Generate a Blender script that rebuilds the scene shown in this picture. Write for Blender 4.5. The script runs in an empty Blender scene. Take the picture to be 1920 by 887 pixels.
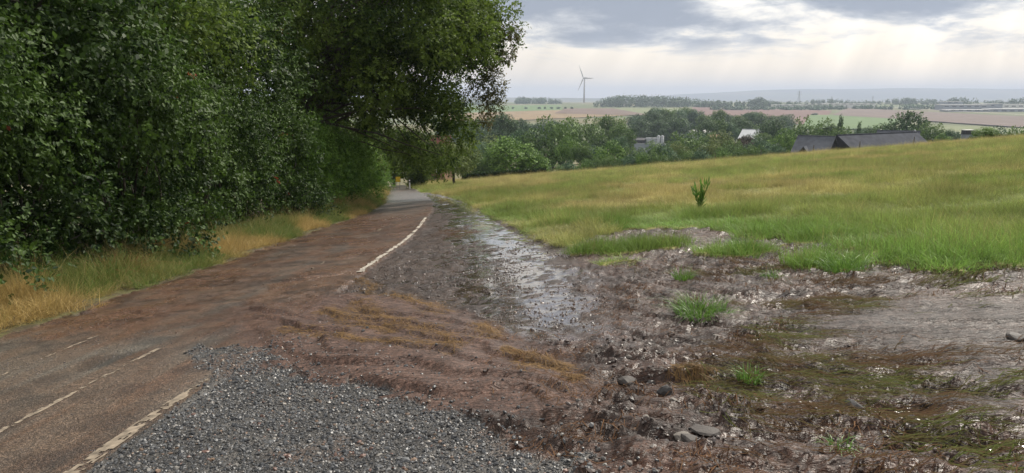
import bpy, math, random
import numpy as np
from mathutils import Vector, Matrix

# ------------------------------------------------------------------ camera, sky, sun, exposure
scene = bpy.context.scene
COL = scene.collection
FPX, ROW0 = 1280.0, 180.0                       # focal length in photo pixels, photo row of the eye level
PITCH = math.atan((443.5 - ROW0) / FPX)
EYE = 1.6
cam_data = bpy.data.cameras.new('camera')
cam_data.sensor_width = 36.0
cam_data.lens = 36.0 * FPX / 1920.0
cam_data.clip_start = 0.05
cam_data.clip_end = 60000
cam = bpy.data.objects.new('camera', cam_data)
cam.location = (0, 0, EYE)
cam.rotation_euler = (math.pi / 2 - PITCH, 0, 0)
COL.objects.link(cam)
scene.camera = cam

SUN_AZ, SUN_EL = 42.0, 44.0                     # degrees to the right of the view axis (+Y), above the horizon
SUN_STRENGTH, SUN_ANGLE = 4.2, 5.0
SKY_STRENGTH = 0.10
EXPOSURE = 0.40

sun_data = bpy.data.lights.new('sun', 'SUN')
sun_data.energy = SUN_STRENGTH
sun_data.angle = math.radians(SUN_ANGLE)
sun_data.color = (1.0, 0.93, 0.82)
sun = bpy.data.objects.new('sun', sun_data)
saz, sel = math.radians(SUN_AZ), math.radians(SUN_EL)
sdir = Vector((math.sin(saz) * math.cos(sel), math.cos(saz) * math.cos(sel), math.sin(sel)))
sun.rotation_euler = sdir.to_track_quat('Z', 'Y').to_euler()
COL.objects.link(sun)


def build_world():
    w = bpy.data.worlds.new('World')
    scene.world = w
    w.use_nodes = True
    nt = w.node_tree
    N, L = nt.nodes, nt.links
    N.clear()

    def math_(op, a, b=None, c=None, clamp=False):
        n = N.new('ShaderNodeMath'); n.operation = op; n.use_clamp = clamp
        for i, v in enumerate((a, b, c)):
            if v is None: continue
            if isinstance(v, (int, float)): n.inputs[i].default_value = v
            else: L.new(v, n.inputs[i])
        return n.outputs[0]

    def ramp(v, a, b, lo=0.0, hi=1.0):
        n = N.new('ShaderNodeMapRange'); n.interpolation_type = 'SMOOTHSTEP'
        L.new(v, n.inputs[0])
        for i, k in enumerate((a, b, lo, hi)): n.inputs[i + 1].default_value = k
        return n.outputs[0]

    def mix(f, a, b):
        n = N.new('ShaderNodeMix'); n.data_type = 'RGBA'
        for s, v in ((n.inputs[0], f), (n.inputs[6], a), (n.inputs[7], b)):
            if isinstance(v, tuple): s.default_value = v + (1,)
            elif isinstance(v, (int, float)): s.default_value = v
            else: L.new(v, s)
        return n.outputs[2]

    tc = N.new('ShaderNodeTexCoord')
    sep = N.new('ShaderNodeSeparateXYZ'); L.new(tc.outputs['Generated'], sep.inputs[0])
    X, Y, Z = sep.outputs
    zc = math_('MAXIMUM', Z, 0.0)
    den = math_('ADD', zc, 0.22)
    px = math_('DIVIDE', X, den); py = math_('DIVIDE', Y, den)
    comb = N.new('ShaderNodeCombineXYZ'); L.new(px, comb.inputs[0]); L.new(py, comb.inputs[1])

    def noise(scale, detail, rough, off, dist=0.0, sx=1.0, sy=1.0):
        m = N.new('ShaderNodeMapping'); m.inputs['Location'].default_value = off
        m.inputs['Scale'].default_value = (sx, sy, 1)
        L.new(comb.outputs[0], m.inputs[0])
        n = N.new('ShaderNodeTexNoise'); n.inputs['Scale'].default_value = scale
        n.inputs['Detail'].default_value = detail; n.inputs['Roughness'].default_value = rough
        n.inputs['Distortion'].default_value = dist
        L.new(m.outputs[0], n.inputs['Vector'])
        return n.outputs[0]
    big = noise(1.75, 9, 0.56, (3.1, 1.2, 0.4), 0.4, 0.75, 1.0)
    fine = noise(6.5, 8, 0.6, (7.7, 2.9, 2.0), 0.3)
    dens = math_('ADD', math_('ADD', math_('MULTIPLY', big, 0.74), math_('MULTIPLY', fine, 0.26)), 0.02)
    # four broad cloud banks by direction (tangent of azimuth, tangent of elevation), broken up by the noise
    ty = math_('MAXIMUM', Y, 0.15)
    tx = math_('DIVIDE', X, ty); tz = math_('DIVIDE', Z, ty)
    bank = None
    for (bx, bz, wx, wz, amp) in ((0.06, 0.142, 0.12, 0.022, 0.26), (0.20, 0.116, 0.075, 0.024, 0.24), (0.60, 0.132, 0.17, 0.022, 0.20),
                                  (0.10, 0.078, 0.13, 0.012, 0.12), (0.36, 0.100, 0.10, 0.014, 0.12)):
        ex = math_('POWER', math_('DIVIDE', math_('SUBTRACT', tx, bx), wx), 2.0)
        ez = math_('POWER', math_('DIVIDE', math_('SUBTRACT', tz, bz), wz), 2.0)
        g = math_('MULTIPLY', math_('EXPONENT', math_('MULTIPLY', math_('ADD', ex, ez), -1.0)), amp)
        bank = g if bank is None else math_('ADD', bank, g)
    front = ramp(Y, 0.2, 0.5)
    dens = math_('ADD', dens, math_('MULTIPLY', bank, front))
    up = ramp(Z, 0.035, 0.085)
    dark = math_('MULTIPLY', ramp(dens, 0.52, 0.69), up)
    sky = N.new('ShaderNodeTexSky'); sky.sky_type = 'NISHITA'; sky.sun_disc = False
    sky.sun_elevation = sel; sky.sun_rotation = saz
    sky.air_density = 1.2; sky.dust_density = 3.0
    skyc = N.new('ShaderNodeVectorMath'); skyc.operation = 'SCALE'
    L.new(sky.outputs[0], skyc.inputs[0]); skyc.inputs[3].default_value = SKY_STRENGTH
    bright = mix(ramp(Z, 0.02, 0.14), (0.97, 0.85, 0.70), (0.94, 0.90, 0.84))
    veil = mix(0.80, skyc.outputs[0], bright)
    mid = mix(ramp(dens, 0.46, 0.62), veil, (0.56, 0.575, 0.595))
    mid = mix(up, veil, mid)
    cl = mix(dark, mid, (0.265, 0.30, 0.365))
    # faint sun shafts under the cloud base: they fan out from the hidden sun
    sx, sz = math.tan(saz), math.tan(sel) / math.cos(saz)
    ang = math_('ARCTAN2', math_('SUBTRACT', tx, sx), math_('SUBTRACT', sz, tz))
    rn = N.new('ShaderNodeTexNoise'); rn.noise_dimensions = '1D'; rn.inputs['Scale'].default_value = 14.0
    rn.inputs['Detail'].default_value = 3.0; L.new(ang, rn.inputs['W'])
    shaft = math_('MULTIPLY', math_('SUBTRACT', rn.outputs[0], 0.5), math_('MULTIPLY', front, ramp(Z, 0.13, 0.05)))
    gain = math_('ADD', math_('MULTIPLY', shaft, 0.85), 1.0)
    dt = N.new('ShaderNodeVectorMath'); dt.operation = 'DOT_PRODUCT'; L.new(tc.outputs['Generated'], dt.inputs[0]); dt.inputs[1].default_value = tuple(sdir)
    glow = math_('MULTIPLY', math_('POWER', math_('MAXIMUM', dt.outputs['Value'], 0.0), 5.0), 0.30)
    gain = math_('ADD', gain, glow)
    out = N.new('ShaderNodeVectorMath'); out.operation = 'SCALE'
    L.new(cl, out.inputs[0]); L.new(gain, out.inputs[3])
    bg = N.new('ShaderNodeBackground'); L.new(out.outputs[0], bg.inputs[0]); bg.inputs[1].default_value = 1.0
    o = N.new('ShaderNodeOutputWorld'); L.new(bg.outputs[0], o.inputs[0])


build_world()
scene.view_settings.view_transform = 'Standard'
scene.view_settings.look = 'None'
scene.view_settings.exposure = EXPOSURE
scene.view_settings.gamma = 1.0
scene.cycles.use_denoising = True
scene.cycles.max_bounces = 6
scene.cycles.transparent_max_bounces = 8
scene.cycles.caustics_reflective = False
scene.cycles.caustics_refractive = False

# ------------------------------------------------------------------ helpers
rng = np.random.default_rng(7)
random.seed(7)


def tag(o, label=None, cat=None, group=None, kind=None):
    if label: o['label'] = label
    if cat: o['category'] = cat
    if group: o['group'] = group
    if kind: o['kind'] = kind
    return o


def empty(name, loc, rz=0.0, sc=1.0):
    o = bpy.data.objects.new(name, None)
    o.location = loc; o.rotation_euler = (0, 0, rz); o.scale = (sc, sc, sc)
    o.empty_display_size = 0.2
    COL.objects.link(o)
    return o


def mesh_np(name, V, F, mat=None, attrs=None, smooth=False):
    V = np.asarray(V, np.float32); F = np.asarray(F, np.int32)
    me = bpy.data.meshes.new(name)
    k = F.shape[1]; n = len(F)
    me.vertices.add(len(V)); me.vertices.foreach_set('co', V.ravel())
    me.loops.add(n * k); me.loops.foreach_set('vertex_index', F.ravel())
    me.polygons.add(n); me.polygons.foreach_set('loop_start', np.arange(0, n * k, k, dtype=np.int32))
    if smooth: me.polygons.foreach_set('use_smooth', np.ones(n, bool))
    for an, (typ, arr) in (attrs or {}).items():
        a = me.attributes.new(an, typ, 'POINT')
        a.data.foreach_set('color' if typ == 'FLOAT_COLOR' else 'vector' if typ == 'FLOAT_VECTOR' else 'value', np.asarray(arr).ravel())
    me.update(calc_edges=True)
    if mat: me.materials.append(mat)
    return me


def put(name, me, parent=None, loc=None):
    o = bpy.data.objects.new(name, me)
    COL.objects.link(o)
    if parent: o.parent = parent
    if loc is not None: o.location = loc
    return o


def box_vf(x0, x1, y0, y1, z0, z1):
    V = [(x0, y0, z0), (x1, y0, z0), (x1, y1, z0), (x0, y1, z0), (x0, y0, z1), (x1, y0, z1), (x1, y1, z1), (x0, y1, z1)]
    F = [(0, 3, 2, 1), (4, 5, 6, 7), (0, 1, 5, 4), (1, 2, 6, 5), (2, 3, 7, 6), (3, 0, 4, 7)]
    return V, F


class MB:
    """collects boxes, tubes and polygons into ONE mesh"""
    def __init__(s): s.V = []; s.F = []
    def add(s, V, F):
        b = len(s.V); s.V += [tuple(v) for v in V]; s.F += [tuple(i + b for i in f) for f in F]; return s
    def box(s, *a): return s.add(*box_vf(*a))
    def tube(s, pts, rad, n=6, cap=True):
        pts = [Vector(p) for p in pts]; V = []; F = []
        for i, p in enumerate(pts):
            d = (pts[min(i + 1, len(pts) - 1)] - pts[max(i - 1, 0)]).normalized()
            a = d.cross(Vector((0, 0, 1)) if abs(d.z) < .95 else Vector((1, 0, 0))).normalized(); b = d.cross(a)
            r = rad[i] if hasattr(rad, '__len__') else rad
            for k in range(n):
                t = 2 * math.pi * k / n
                V.append(p + a * (r * math.cos(t)) + b * (r * math.sin(t)))
        for i in range(len(pts) - 1):
            for k in range(n):
                k2 = (k + 1) % n
                F.append((i * n + k, i * n + k2, (i + 1) * n + k2, (i + 1) * n + k))
        if cap:
            F.append(tuple(range(n - 1, -1, -1))); m = (len(pts) - 1) * n; F.append(tuple(range(m, m + n)))
        return s.add(V, F)
    def mesh(s, name, mat, smooth=False):
        me = bpy.data.meshes.new(name); me.from_pydata(s.V, [], s.F)
        if smooth:
            for p in me.polygons: p.use_smooth = True
        me.materials.append(mat); me.update(); return me
    def build(s, name, mat, parent=None, loc=None, smooth=False): return put(name, s.mesh(name, mat, smooth), parent, loc)


def smooth(a, b, x):
    t = np.clip((x - a) / (b - a), 0, 1); return t * t * (3 - 2 * t)


def _hash(ix, iy, s):
    h = (ix * 374761393 + iy * 668265263 + s * 2147483647) & 0xffffffff
    h = ((h ^ (h >> 13)) * 1274126177) & 0xffffffff
    h = ((h ^ (h >> 16)) * 2246822519) & 0xffffffff
    return ((h ^ (h >> 15)) & 0xffffff) / float(0xffffff)


def vnoise(x, y, s=0):
    x = np.asarray(x, float); y = np.asarray(y, float)
    ix = np.floor(x).astype(np.int64); iy = np.floor(y).astype(np.int64)
    fx = x - ix; fy = y - iy
    fx = fx * fx * fx * (fx * (fx * 6 - 15) + 10); fy = fy * fy * fy * (fy * (fy * 6 - 15) + 10)
    a = _hash(ix, iy, s); b = _hash(ix + 1, iy, s); c = _hash(ix, iy + 1, s); d = _hash(ix + 1, iy + 1, s)
    return (a * (1 - fx) + b * fx) * (1 - fy) + (c * (1 - fx) + d * fx) * fy


def fbm(x, y, s=0, oct=4, g=0.5):
    t = 0; a = 1; n = 0; c, sn = math.cos(.6), math.sin(.6)
    for i in range(oct):
        t = t + a * vnoise(x, y, s + i * 17); n += a; a *= g
        x, y = (x * c - y * sn) * 2.03 + 11.3, (x * sn + y * c) * 2.03 + 5.7
    return t / n


def in_poly(x, y, P):
    c = np.zeros(np.shape(x), bool); P = np.asarray(P, float); j = len(P) - 1
    for i in range(len(P)):
        xi, yi = P[i]; xj, yj = P[j]
        m = ((yi > y) != (yj > y)) & (x < (xj - xi) * (y - yi) / (yj - yi + 1e-12) + xi)
        c ^= m; j = i
    return c


def poly_dist(x, y, P, closed=True):
    P = np.asarray(P, float); d = np.full(np.shape(x), 1e9)
    n = len(P)
    for i in range(n if closed else n - 1):
        a = P[i]; b = P[(i + 1) % n]; e = b - a
        t = np.clip(((x - a[0]) * e[0] + (y - a[1]) * e[1]) / (e @ e), 0, 1)
        d = np.minimum(d, np.hypot(x - a[0] - t * e[0], y - a[1] - t * e[1]))
    return d


# ------------------------------------------------------------------ the lie of the land
def H(x, y):
    """smooth height of the ground: a planar hillside, a rounded brow, the valley, the far plateau and the hills"""
    x = np.asarray(x, float); y = np.asarray(y, float)
    xc = np.clip(x, -90, 130)
    brow = np.interp(x, [-22, -6, 10], [150, 96, 88])
    t = np.maximum(y - brow, 0)
    slope = 0.08 * xc - 0.101 * np.minimum(y, brow) - np.where(t > 0, 0.101 * t + 0.0016 * t * t, 0)
    yv = [100, 170, 230, 320, 480, 620, 1000, 1600, 2200, 2800, 4500, 7000, 9000, 12000, 16000, 40000]
    zv = [-12, -24, -32, -39, -40, -36.5, -31.2, -27.0, -23.5, -23.5, -45, -60, -60, -70, -90, -90]
    far = np.interp(y, yv, zv) + 0.02 * np.clip(x, -200, 300) * smooth(600, 200, y)
    f = smooth(105, 190, y)
    z = np.maximum(slope, -60) * (1 - f) + far * f
    ridge = np.exp(-((y - 9500) / 1500.) ** 2)
    crest = np.interp(x, [-9000, -600, 700, 1600, 2300, 3600, 5200, 9000], [40, 30, 36, 38, 92, 150, 172, 160])
    z = z + ridge * (crest * (0.86 + 0.22 * fbm(x / 900., y / 900., 3, 4)))
    ridge2 = np.exp(-((y - 6400) / 700.) ** 2)
    z = z + ridge2 * np.interp(x, [-4000, -500, 500, 900, 1800], [46, 50, 46, 34, 10]) * (0.8 + 0.3 * fbm(x / 500., y / 500., 9, 3))
    return z


def ray(px, py):
    u = (px - 960) / FPX; v = (443.5 - py) / FPX
    return u, math.cos(PITCH) + v * math.sin(PITCH), -math.sin(PITCH) + v * math.cos(PITCH)


def at(px, py, Y):
    """the point at depth Y that the photograph shows at pixel px, py"""
    a, b, c = ray(px, py); t = Y / b
    return Vector((a * t, Y, EYE + c * t))


def gnd(px, py):
    """where the sight line through px, py meets the near hillside"""
    a, b, c = ray(px, py); t = EYE / (0.08 * a - 0.101 * b - c)
    return a * t, b * t


def Lx(y): return np.interp(y, [0, 18, 24, 31, 40, 50, 62, 74, 90, 120, 150], [-6.15, -6.3, -6.4, -6.55, -7.6, -9.4, -11.4, -13.4, -16.2, -21.6, -27])
def Rx(y): return np.interp(y, [0, 16, 20, 24, 31, 40, 53, 62, 74, 90, 120, 150], [-2.5, -2.5, -2.68, -3.0, -3.6, -4.7, -6.9, -8.5, -10.7, -13.7, -19, -24])


GRAVEL = [(-2.5, -3), (-2.5, 5.3), (-2.9, 5.9), (-3.25, 6.7), (-2.4, 6.3), (-1.95, 5.44), (-1.34, 5.0), (-.6, 4.38), (-.1, 3.9), (.35, 3.25), (.7, 2.4), (.9, 1), (1.2, -3)]
MUD = [(-7.0, 56), (-3.2, 39), (-1.6, 29), (-.45, 21), (.75, 13.5), (1.1, 12.2), (1.5, 13.4), (2.4, 14.6), (3.3, 14.0), (4.1, 13.3), (4.15, 11), (4.25, 9.9), (4.3, 8.5),
       (4.7, 7.5), (5.6, 7.1), (9, 6.6), (30, 6), (30, -6), (-3.4, -6), (-3.4, 16), (-3.9, 24), (-7.6, 53)]
FAN = [(-2.75, 6.8), (-2.45, 6.2), (-1.9, 5.35), (-1.3, 4.95), (-.6, 4.36), (.15, 4.16), (.55, 4.45), (.25, 5.4), (-.35, 6.8), (-1.0, 8.0), (-2.2, 9.2), (-3.6, 8.6)]
STREAM = [(-6.6, 51), (-3.6, 36), (-2.0, 28), (-1.0, 20), (-.35, 14), (.05, 9.5), (.15, 7.2), (.4, 5.9)]
BAR = [(2.6, 5.6), (3.6, 6.3), (4.6, 6.0), (4.4, 4.6), (3.1, 4.4)]
ISLES = [(2.0, 11.5, .95, .5), (3.35, 10.1, .55, .32), (4.1, 8.45, .42, .35), (1.55, 10.0, .3, .16)]


def classify(x, y):
    """0 road, 1 gravel, 2 mud, 3 meadow, 4 verge"""
    w = np.clip(y * .05, .05, 1.0)
    wx = x + (fbm(x * 3, y * 3, 21, 4) - .5) * .7 * w; wy = y + (fbm(x * 3, y * 3, 33, 4) - .5) * 1.4 * w
    c = np.full(np.shape(x), 3)
    c[in_poly(wx, wy, MUD)] = 2
    for ix, iy, rx, ry in ISLES:
        c[((wx - ix) / rx) ** 2 + ((wy - iy) / ry) ** 2 < 1] = 3
    c[(wx > 2.6) & (wx < 6.5) & (fbm(x * 1.3, y * 1.1, 71, 3) > .63) & (c == 3) & (wy < 12)] = 2
    r = (x > Lx(y) + (fbm(x, y * 1.5, 5, 3) - .5) * .35) & (x < Rx(y))
    c[r] = 0
    gx = x + (fbm(x * 5, y * 5, 41, 4) - .5) * .45; gy = y + (fbm(x * 5, y * 5, 43, 4) - .5) * .45
    c[in_poly(gx, gy, GRAVEL) & ~((x < -2.5) & (y < 5.2))] = 1
    c[(c == 2) & (x < -1.7) & (y < 5.15)] = 1
    c[(x <= Lx(y) + (fbm(x, y * 1.5, 5, 3) - .5) * .35)] = 4
    return c


def masks(x, y):
    s = np.where(in_poly(x, y, FAN), 1., -1.) * poly_dist(x, y, FAN)
    fan = smooth(-.20, .0, s + (fbm(x * 4, y * 4, 51, 3) - .5) * .2)
    ds = poly_dist(x, y, STREAM, False)
    stream = smooth(1.35, .25, ds + (fbm(x * 2.2, y * 1.2, 61, 4) - .5) * 1.5)
    wash = smooth(-2.7, -2.3, x + .0 * y) * smooth(1.5, .5, x) * smooth(5.2, 6.6, y)
    wash = np.maximum(wash, smooth(18, 22, y) * (x > Rx(y)))
    bar = smooth(-.5, .4, np.where(in_poly(x, y, BAR), 1., -1.) * poly_dist(x, y, BAR))
    return fan, stream, wash * (1 - fan), bar, s


def film(x, y):
    """how much mud lies on the carriageway, 0 to 1"""
    a = smooth(5.6, 8.2, y + (x + 2.5) * .35 + (fbm(x * .9, y * .9, 81, 4) - .5) * 3.5) * smooth(38, 22, y + (fbm(x * .6, y * .3, 83, 4) - .5) * 16)
    tracks = .40 * smooth(.5, .75, fbm(x * 2.2, y * .22, 85, 4)) + .25 * smooth(.45, .7, fbm(x * .8, y * .15, 86, 3))
    b = np.clip(a * (.55 + .6 * smooth(.32, .62, fbm(x * 1.2, y * .7, 87, 4))) + (1 - a) * tracks, 0, 1)
    return b


def flow(x, y):
    """the flood swung round a bend out of the meadow: distance from the bend's centre and length along it"""
    dx, dy = x - 3.8, y - 9.5; r = np.hypot(dx, dy)
    return r, np.arctan2(dx, -dy) * np.maximum(r, .5)


def detail(x, y, c, full=False):
    """small relief on top of H"""
    fan, stream, wash, bar, s = masks(x, y)
    d = np.zeros(np.shape(x))
    fm = film(x, y)
    wv = fbm(x * 1.1, y * 1.1, 91, 3) - .5
    rip = 1 - np.abs(2 * fbm(x * 1.1 + wv, y * 4.5 + wv * 5, 93, 4) - 1)
    road = .004 * (fbm(x * 2, y * 2, 95, 3) - .5) + fm * (.014 + .085 * (rip - .75) * smooth(6, 10, y) + .028 * (fbm(x * 9, y * 9, 97, 3, .6) - .5))
    # lobed terraces of the fan: each steep side looks downhill towards the gravel
    al = .78 * x - .62 * y; ac = .62 * x + .78 * y
    ph = ac * 3.0 + 3.4 * (fbm(al * .55, ac * .9, 101, 4, .5) - .5) + .5 * wv
    fr = ph - np.floor(ph)
    terr = smooth(0, .16, fr) * (1 - fr) ** .8 * (.25 + 1.2 * vnoise(al * 1.1, np.floor(ph) * 3.7, 102))
    fanh = -.012 + .050 * smooth(-.15, .45, s) + .055 * terr * smooth(-.1, .3, s) + .030 * (fbm(al * 3, ac * 9, 104, 4, .55) - .5) + .014 * (fbm(x * 15, y * 15, 103, 3) - .5)
    wr = .060 * (fbm(x * 3.2, y * 1.6, 105, 4, .6) - .5) + .080 * (fbm(x * 9, y * 6, 107, 3, .6) - .5)
    wl = -.020 + .034 * stream
    washh = -.02 + np.maximum(wr, wl); water = smooth(.004, -.003, wr - wl) * wash
    fr_, fa_ = flow(x, y)
    cl = np.abs(2 * fbm(fa_ * .8 + wv * 1.2, fr_ * 3.8 + wv * 1.5, 109, 5, .58) - 1)
    st = np.abs(2 * fbm(fa_ * 1.7 + wv * 2, fr_ * 11 + wv * 3, 110, 3, .55) - 1)
    lump = smooth(.52, .75, fbm(x * 4.6, y * 6.5, 111, 4, .6))
    mr = (1 - .92 * bar) * (.15 * (.30 - cl) + .075 * (.3 - st) + .035 * lump + .012 * (fbm(x * 15, y * 19, 113, 3, .6) - .5)) \
        + bar * (.03 + .065 * (.5 - np.abs(2 * fbm((x * .95 - y * .3) * .45 + wv, (y * .95 + x * .3) * 8 + wv * 2, 115, 4) - 1)))
    ml = -.062 + .036 * smooth(.50, .62, fbm(x * .8, y * 1.3, 213, 4)) * (1 - bar)
    mudh = -.02 + np.maximum(mr, ml); wat2 = smooth(.003, -.003, mr - ml)
    mud = washh * wash + mudh * (1 - wash); water = water + wat2 * (1 - wash)
    mud = mud * (1 - fan) + fanh * fan; water = water * (1 - fan)
    mead = .035 + .09 * (fbm(x * 1.1, y * 1.1, 117, 4) - .5) * smooth(2, 10, y)
    verge = .03 + .10 * smooth(0, 1.5, Lx(y) - x) + .10 * (fbm(x * 2, y * 2, 119, 4) - .5)
    grav = -.006 + .03 * (fbm(x * 1.5, y * 1.5, 121, 3) - .5)
    grav = np.where(x < -2.45, road + .004, grav)
    road = road * (1 - fan) + np.maximum(road, fanh * .9) * fan
    d = np.choose(c, [road, grav, mud, mead, verge])
    return (d, np.where(c == 2, water, 0), fm) if full else d


def surf(x, y):
    x = np.asarray(x, float); y = np.asarray(y, float)
    return H(x, y) + detail(x, y, classify(x, y))


def ground_z(x, y): return float(surf(np.array([x]), np.array([y]))[0])


# ------------------------------------------------------------------ materials
def new_mat(name):
    m = bpy.data.materials.new(name); m.use_nodes = True
    return m, m.node_tree.nodes, m.node_tree.links, m.node_tree.nodes['Principled BSDF']


def ramp_node(N, stops):
    r = N.new('ShaderNodeValToRGB')
    el = r.color_ramp.elements
    while len(el) < len(stops): el.new(.5)
    for e, (p, c) in zip(el, stops): e.position = p; e.color = tuple(c) + (1,)
    return r


def mat_plain(name, col, rough=.8, var=.15, scale=3.0, spec=.3, metal=0.0, bump=0.0):
    m, N, L, b = new_mat(name)
    tc = N.new('ShaderNodeTexCoord'); n = N.new('ShaderNodeTexNoise'); n.inputs['Scale'].default_value = scale; n.inputs['Detail'].default_value = 6
    L.new(tc.outputs['Object'], n.inputs['Vector'])
    r = ramp_node(N, [(.3, [c * (1 - var) for c in col]), (.7, [min(1, c * (1 + var)) for c in col])])
    L.new(n.outputs[0], r.inputs[0]); L.new(r.outputs[0], b.inputs['Base Color'])
    b.inputs['Roughness'].default_value = rough; b.inputs['Specular IOR Level'].default_value = spec; b.inputs['Metallic'].default_value = metal
    if bump:
        bp = N.new('ShaderNodeBump'); bp.inputs['Strength'].default_value = bump; bp.inputs['Distance'].default_value = .05
        L.new(n.outputs[0], bp.inputs['Height']); L.new(bp.outputs[0], b.inputs['Normal'])
    return m


def mat_ground(name, layers, gain=1.0, speck=0.25, speck_scale=90, grit=None, spec=.3):
    """colour and roughness from the mesh attributes col and rgh; layers = bump (scale, strength, distance)"""
    m, N, L, b = new_mat(name)
    a = N.new('ShaderNodeAttribute'); a.attribute_name = 'col'
    r = N.new('ShaderNodeAttribute'); r.attribute_name = 'rgh'
    geo = N.new('ShaderNodeNewGeometry')
    n = N.new('ShaderNodeTexNoise'); n.inputs['Scale'].default_value = speck_scale; n.inputs['Detail'].default_value = 5; n.inputs['Roughness'].default_value = .65
    L.new(geo.outputs['Position'], n.inputs['Vector'])
    mr = N.new('ShaderNodeMapRange'); L.new(n.outputs[0], mr.inputs[0])
    mr.inputs[1].default_value = .3; mr.inputs[2].default_value = .7; mr.inputs[3].default_value = gain * (1 - speck); mr.inputs[4].default_value = gain * (1 + speck)
    sc = N.new('ShaderNodeVectorMath'); sc.operation = 'SCALE'; L.new(a.outputs['Color'], sc.inputs[0]); L.new(mr.outputs[0], sc.inputs[3])
    colout = sc.outputs[0]
    if grit:
        vscale, amount, dark, light = grit
        v = N.new('ShaderNodeTexVoronoi'); v.inputs['Scale'].default_value = vscale; L.new(geo.outputs['Position'], v.inputs['Vector'])
        sp = N.new('ShaderNodeSeparateColor'); L.new(v.outputs['Color'], sp.inputs[0])
        rr = ramp_node(N, [(0, dark), (.55, dark), (.8, light), (1, light)]); L.new(sp.outputs[0], rr.inputs[0])
        mx = N.new('ShaderNodeMix'); mx.data_type = 'RGBA'; mx.blend_type = 'MULTIPLY'; mx.inputs[0].default_value = amount
        L.new(colout, mx.inputs[6]); L.new(rr.outputs[0], mx.inputs[7]); colout = mx.outputs[2]
    L.new(colout, b.inputs['Base Color'])
    L.new(r.outputs['Fac'], b.inputs['Roughness'])
    b.inputs['Specular IOR Level'].default_value = spec
    prev = None; ba = None
    if layers: ba = N.new('ShaderNodeAttribute'); ba.attribute_name = 'bmp'
    for (s, st, di, kind) in layers:
        if kind == 'v':
            t = N.new('ShaderNodeTexVoronoi'); t.inputs['Scale'].default_value = s; o = t.outputs['Distance']
        else:
            t = N.new('ShaderNodeTexNoise'); t.inputs['Scale'].default_value = s; t.inputs['Detail'].default_value = 4; t.inputs['Roughness'].default_value = .6; o = t.outputs[0]
        if kind == 'a':
            mp = N.new('ShaderNodeMapping'); mp.inputs['Scale'].default_value = (.8, 4.2, 1); mp.inputs['Rotation'].default_value = (0, 0, .2)
            L.new(geo.outputs['Position'], mp.inputs[0]); L.new(mp.outputs[0], t.inputs['Vector']); t.inputs['Distortion'].default_value = .8
        else:
            L.new(geo.outputs['Position'], t.inputs['Vector'])
        bp = N.new('ShaderNodeBump'); bp.inputs['Strength'].default_value = st; bp.inputs['Distance'].default_value = di
        if kind == 'v': bp.invert = True
        if ba:
            mm = N.new('ShaderNodeMath'); mm.operation = 'MULTIPLY'; L.new(ba.outputs['Fac'], mm.inputs[0]); mm.inputs[1].default_value = st; L.new(mm.outputs[0], bp.inputs['Strength'])
        L.new(o, bp.inputs['Height'])
        if prev: L.new(prev, bp.inputs['Normal'])
        prev = bp.outputs[0]
    if prev: L.new(prev, b.inputs['Normal'])
    if ba:                                            # standing water: a smooth clear film over the mud
        inv = N.new('ShaderNodeMath'); inv.operation = 'SUBTRACT'; inv.inputs[0].default_value = 1.0; L.new(ba.outputs['Fac'], inv.inputs[1])
        L.new(inv.outputs[0], b.inputs['Coat Weight']); b.inputs['Coat Roughness'].default_value = .03; b.inputs['Coat IOR'].default_value = 1.4
    return m


def mat_leaf(name, dark, light, rough=.45, trans=.3, spec=.4, tint=None, autumn=None):
    """leaf colour by the per-leaf attribute rnd (or by the instancer's attribute tint)"""
    m, N, L, b = new_mat(name)
    at_ = N.new('ShaderNodeAttribute'); at_.attribute_name = 'rnd'
    stops = [(0, dark), (.85, light)]
    if autumn: stops += [(.985, light), (1.0, autumn)]
    r = ramp_node(N, stops); L.new(at_.outputs['Fac'], r.inputs[0])
    c = r.outputs[0]
    if tint:
        ti = N.new('ShaderNodeAttribute'); ti.attribute_type = 'INSTANCER'; ti.attribute_name = 'tint'
        mx = N.new('ShaderNodeMix'); mx.data_type = 'RGBA'; mx.blend_type = 'MULTIPLY'; mx.inputs[0].default_value = 1.0
        L.new(c, mx.inputs[6]); L.new(ti.outputs['Color'], mx.inputs[7]); c = mx.outputs[2]
    L.new(c, b.inputs['Base Color']); b.inputs['Roughness'].default_value = rough; b.inputs['Specular IOR Level'].default_value = spec
    t = N.new('ShaderNodeBsdfTranslucent'); L.new(c, t.inputs[0])
    ms = N.new('ShaderNodeMixShader'); ms.inputs[0].default_value = trans
    L.new(b.outputs[0], ms.inputs[1]); L.new(t.outputs[0], ms.inputs[2])
    L.new(ms.outputs[0], N['Material Output'].inputs[0])
    return m


M = {}
M['road'] = mat_ground('wet_asphalt', [(5, .4, .03, 'a'), (18, .5, .02, 'n'), (48, .6, .012, 'n'), (110, .7, .008, 'v')], 1, .32, 46, (95, .7, (.55, .55, .55), (1.9, 1.8, 1.65)), .38)
M['gravel'] = mat_ground('gravel_bed', [(60, .6, .02, 'v'), (140, .5, .008, 'n')], 1, .3, 60, (70, .6, (.5, .5, .5), (1.6, 1.5, 1.4)))
M['mud'] = mat_ground('wet_mud', [(5, .8, .07, 'a'), (13, .7, .035, 'a'), (26, .28, .025, 'n'), (60, .22, .012, 'n')], 1, .50, 20, (60, .45, (.65, .65, .65), (1.8, 1.75, 1.7)), .33)
M['meadow'] = mat_ground('meadow_soil', [(14, .5, .05, 'n')], 1, .3, 12)
M['verge'] = mat_ground('verge_soil', [(25, .5, .03, 'n')], 1, .3, 20)
M['terrain'] = mat_ground('far_ground', [], 1, .2, .05)
M['dirty_paint'] = mat_plain('mud_stained_paint', (.20, .165, .125), .75, .5, 16)
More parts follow.
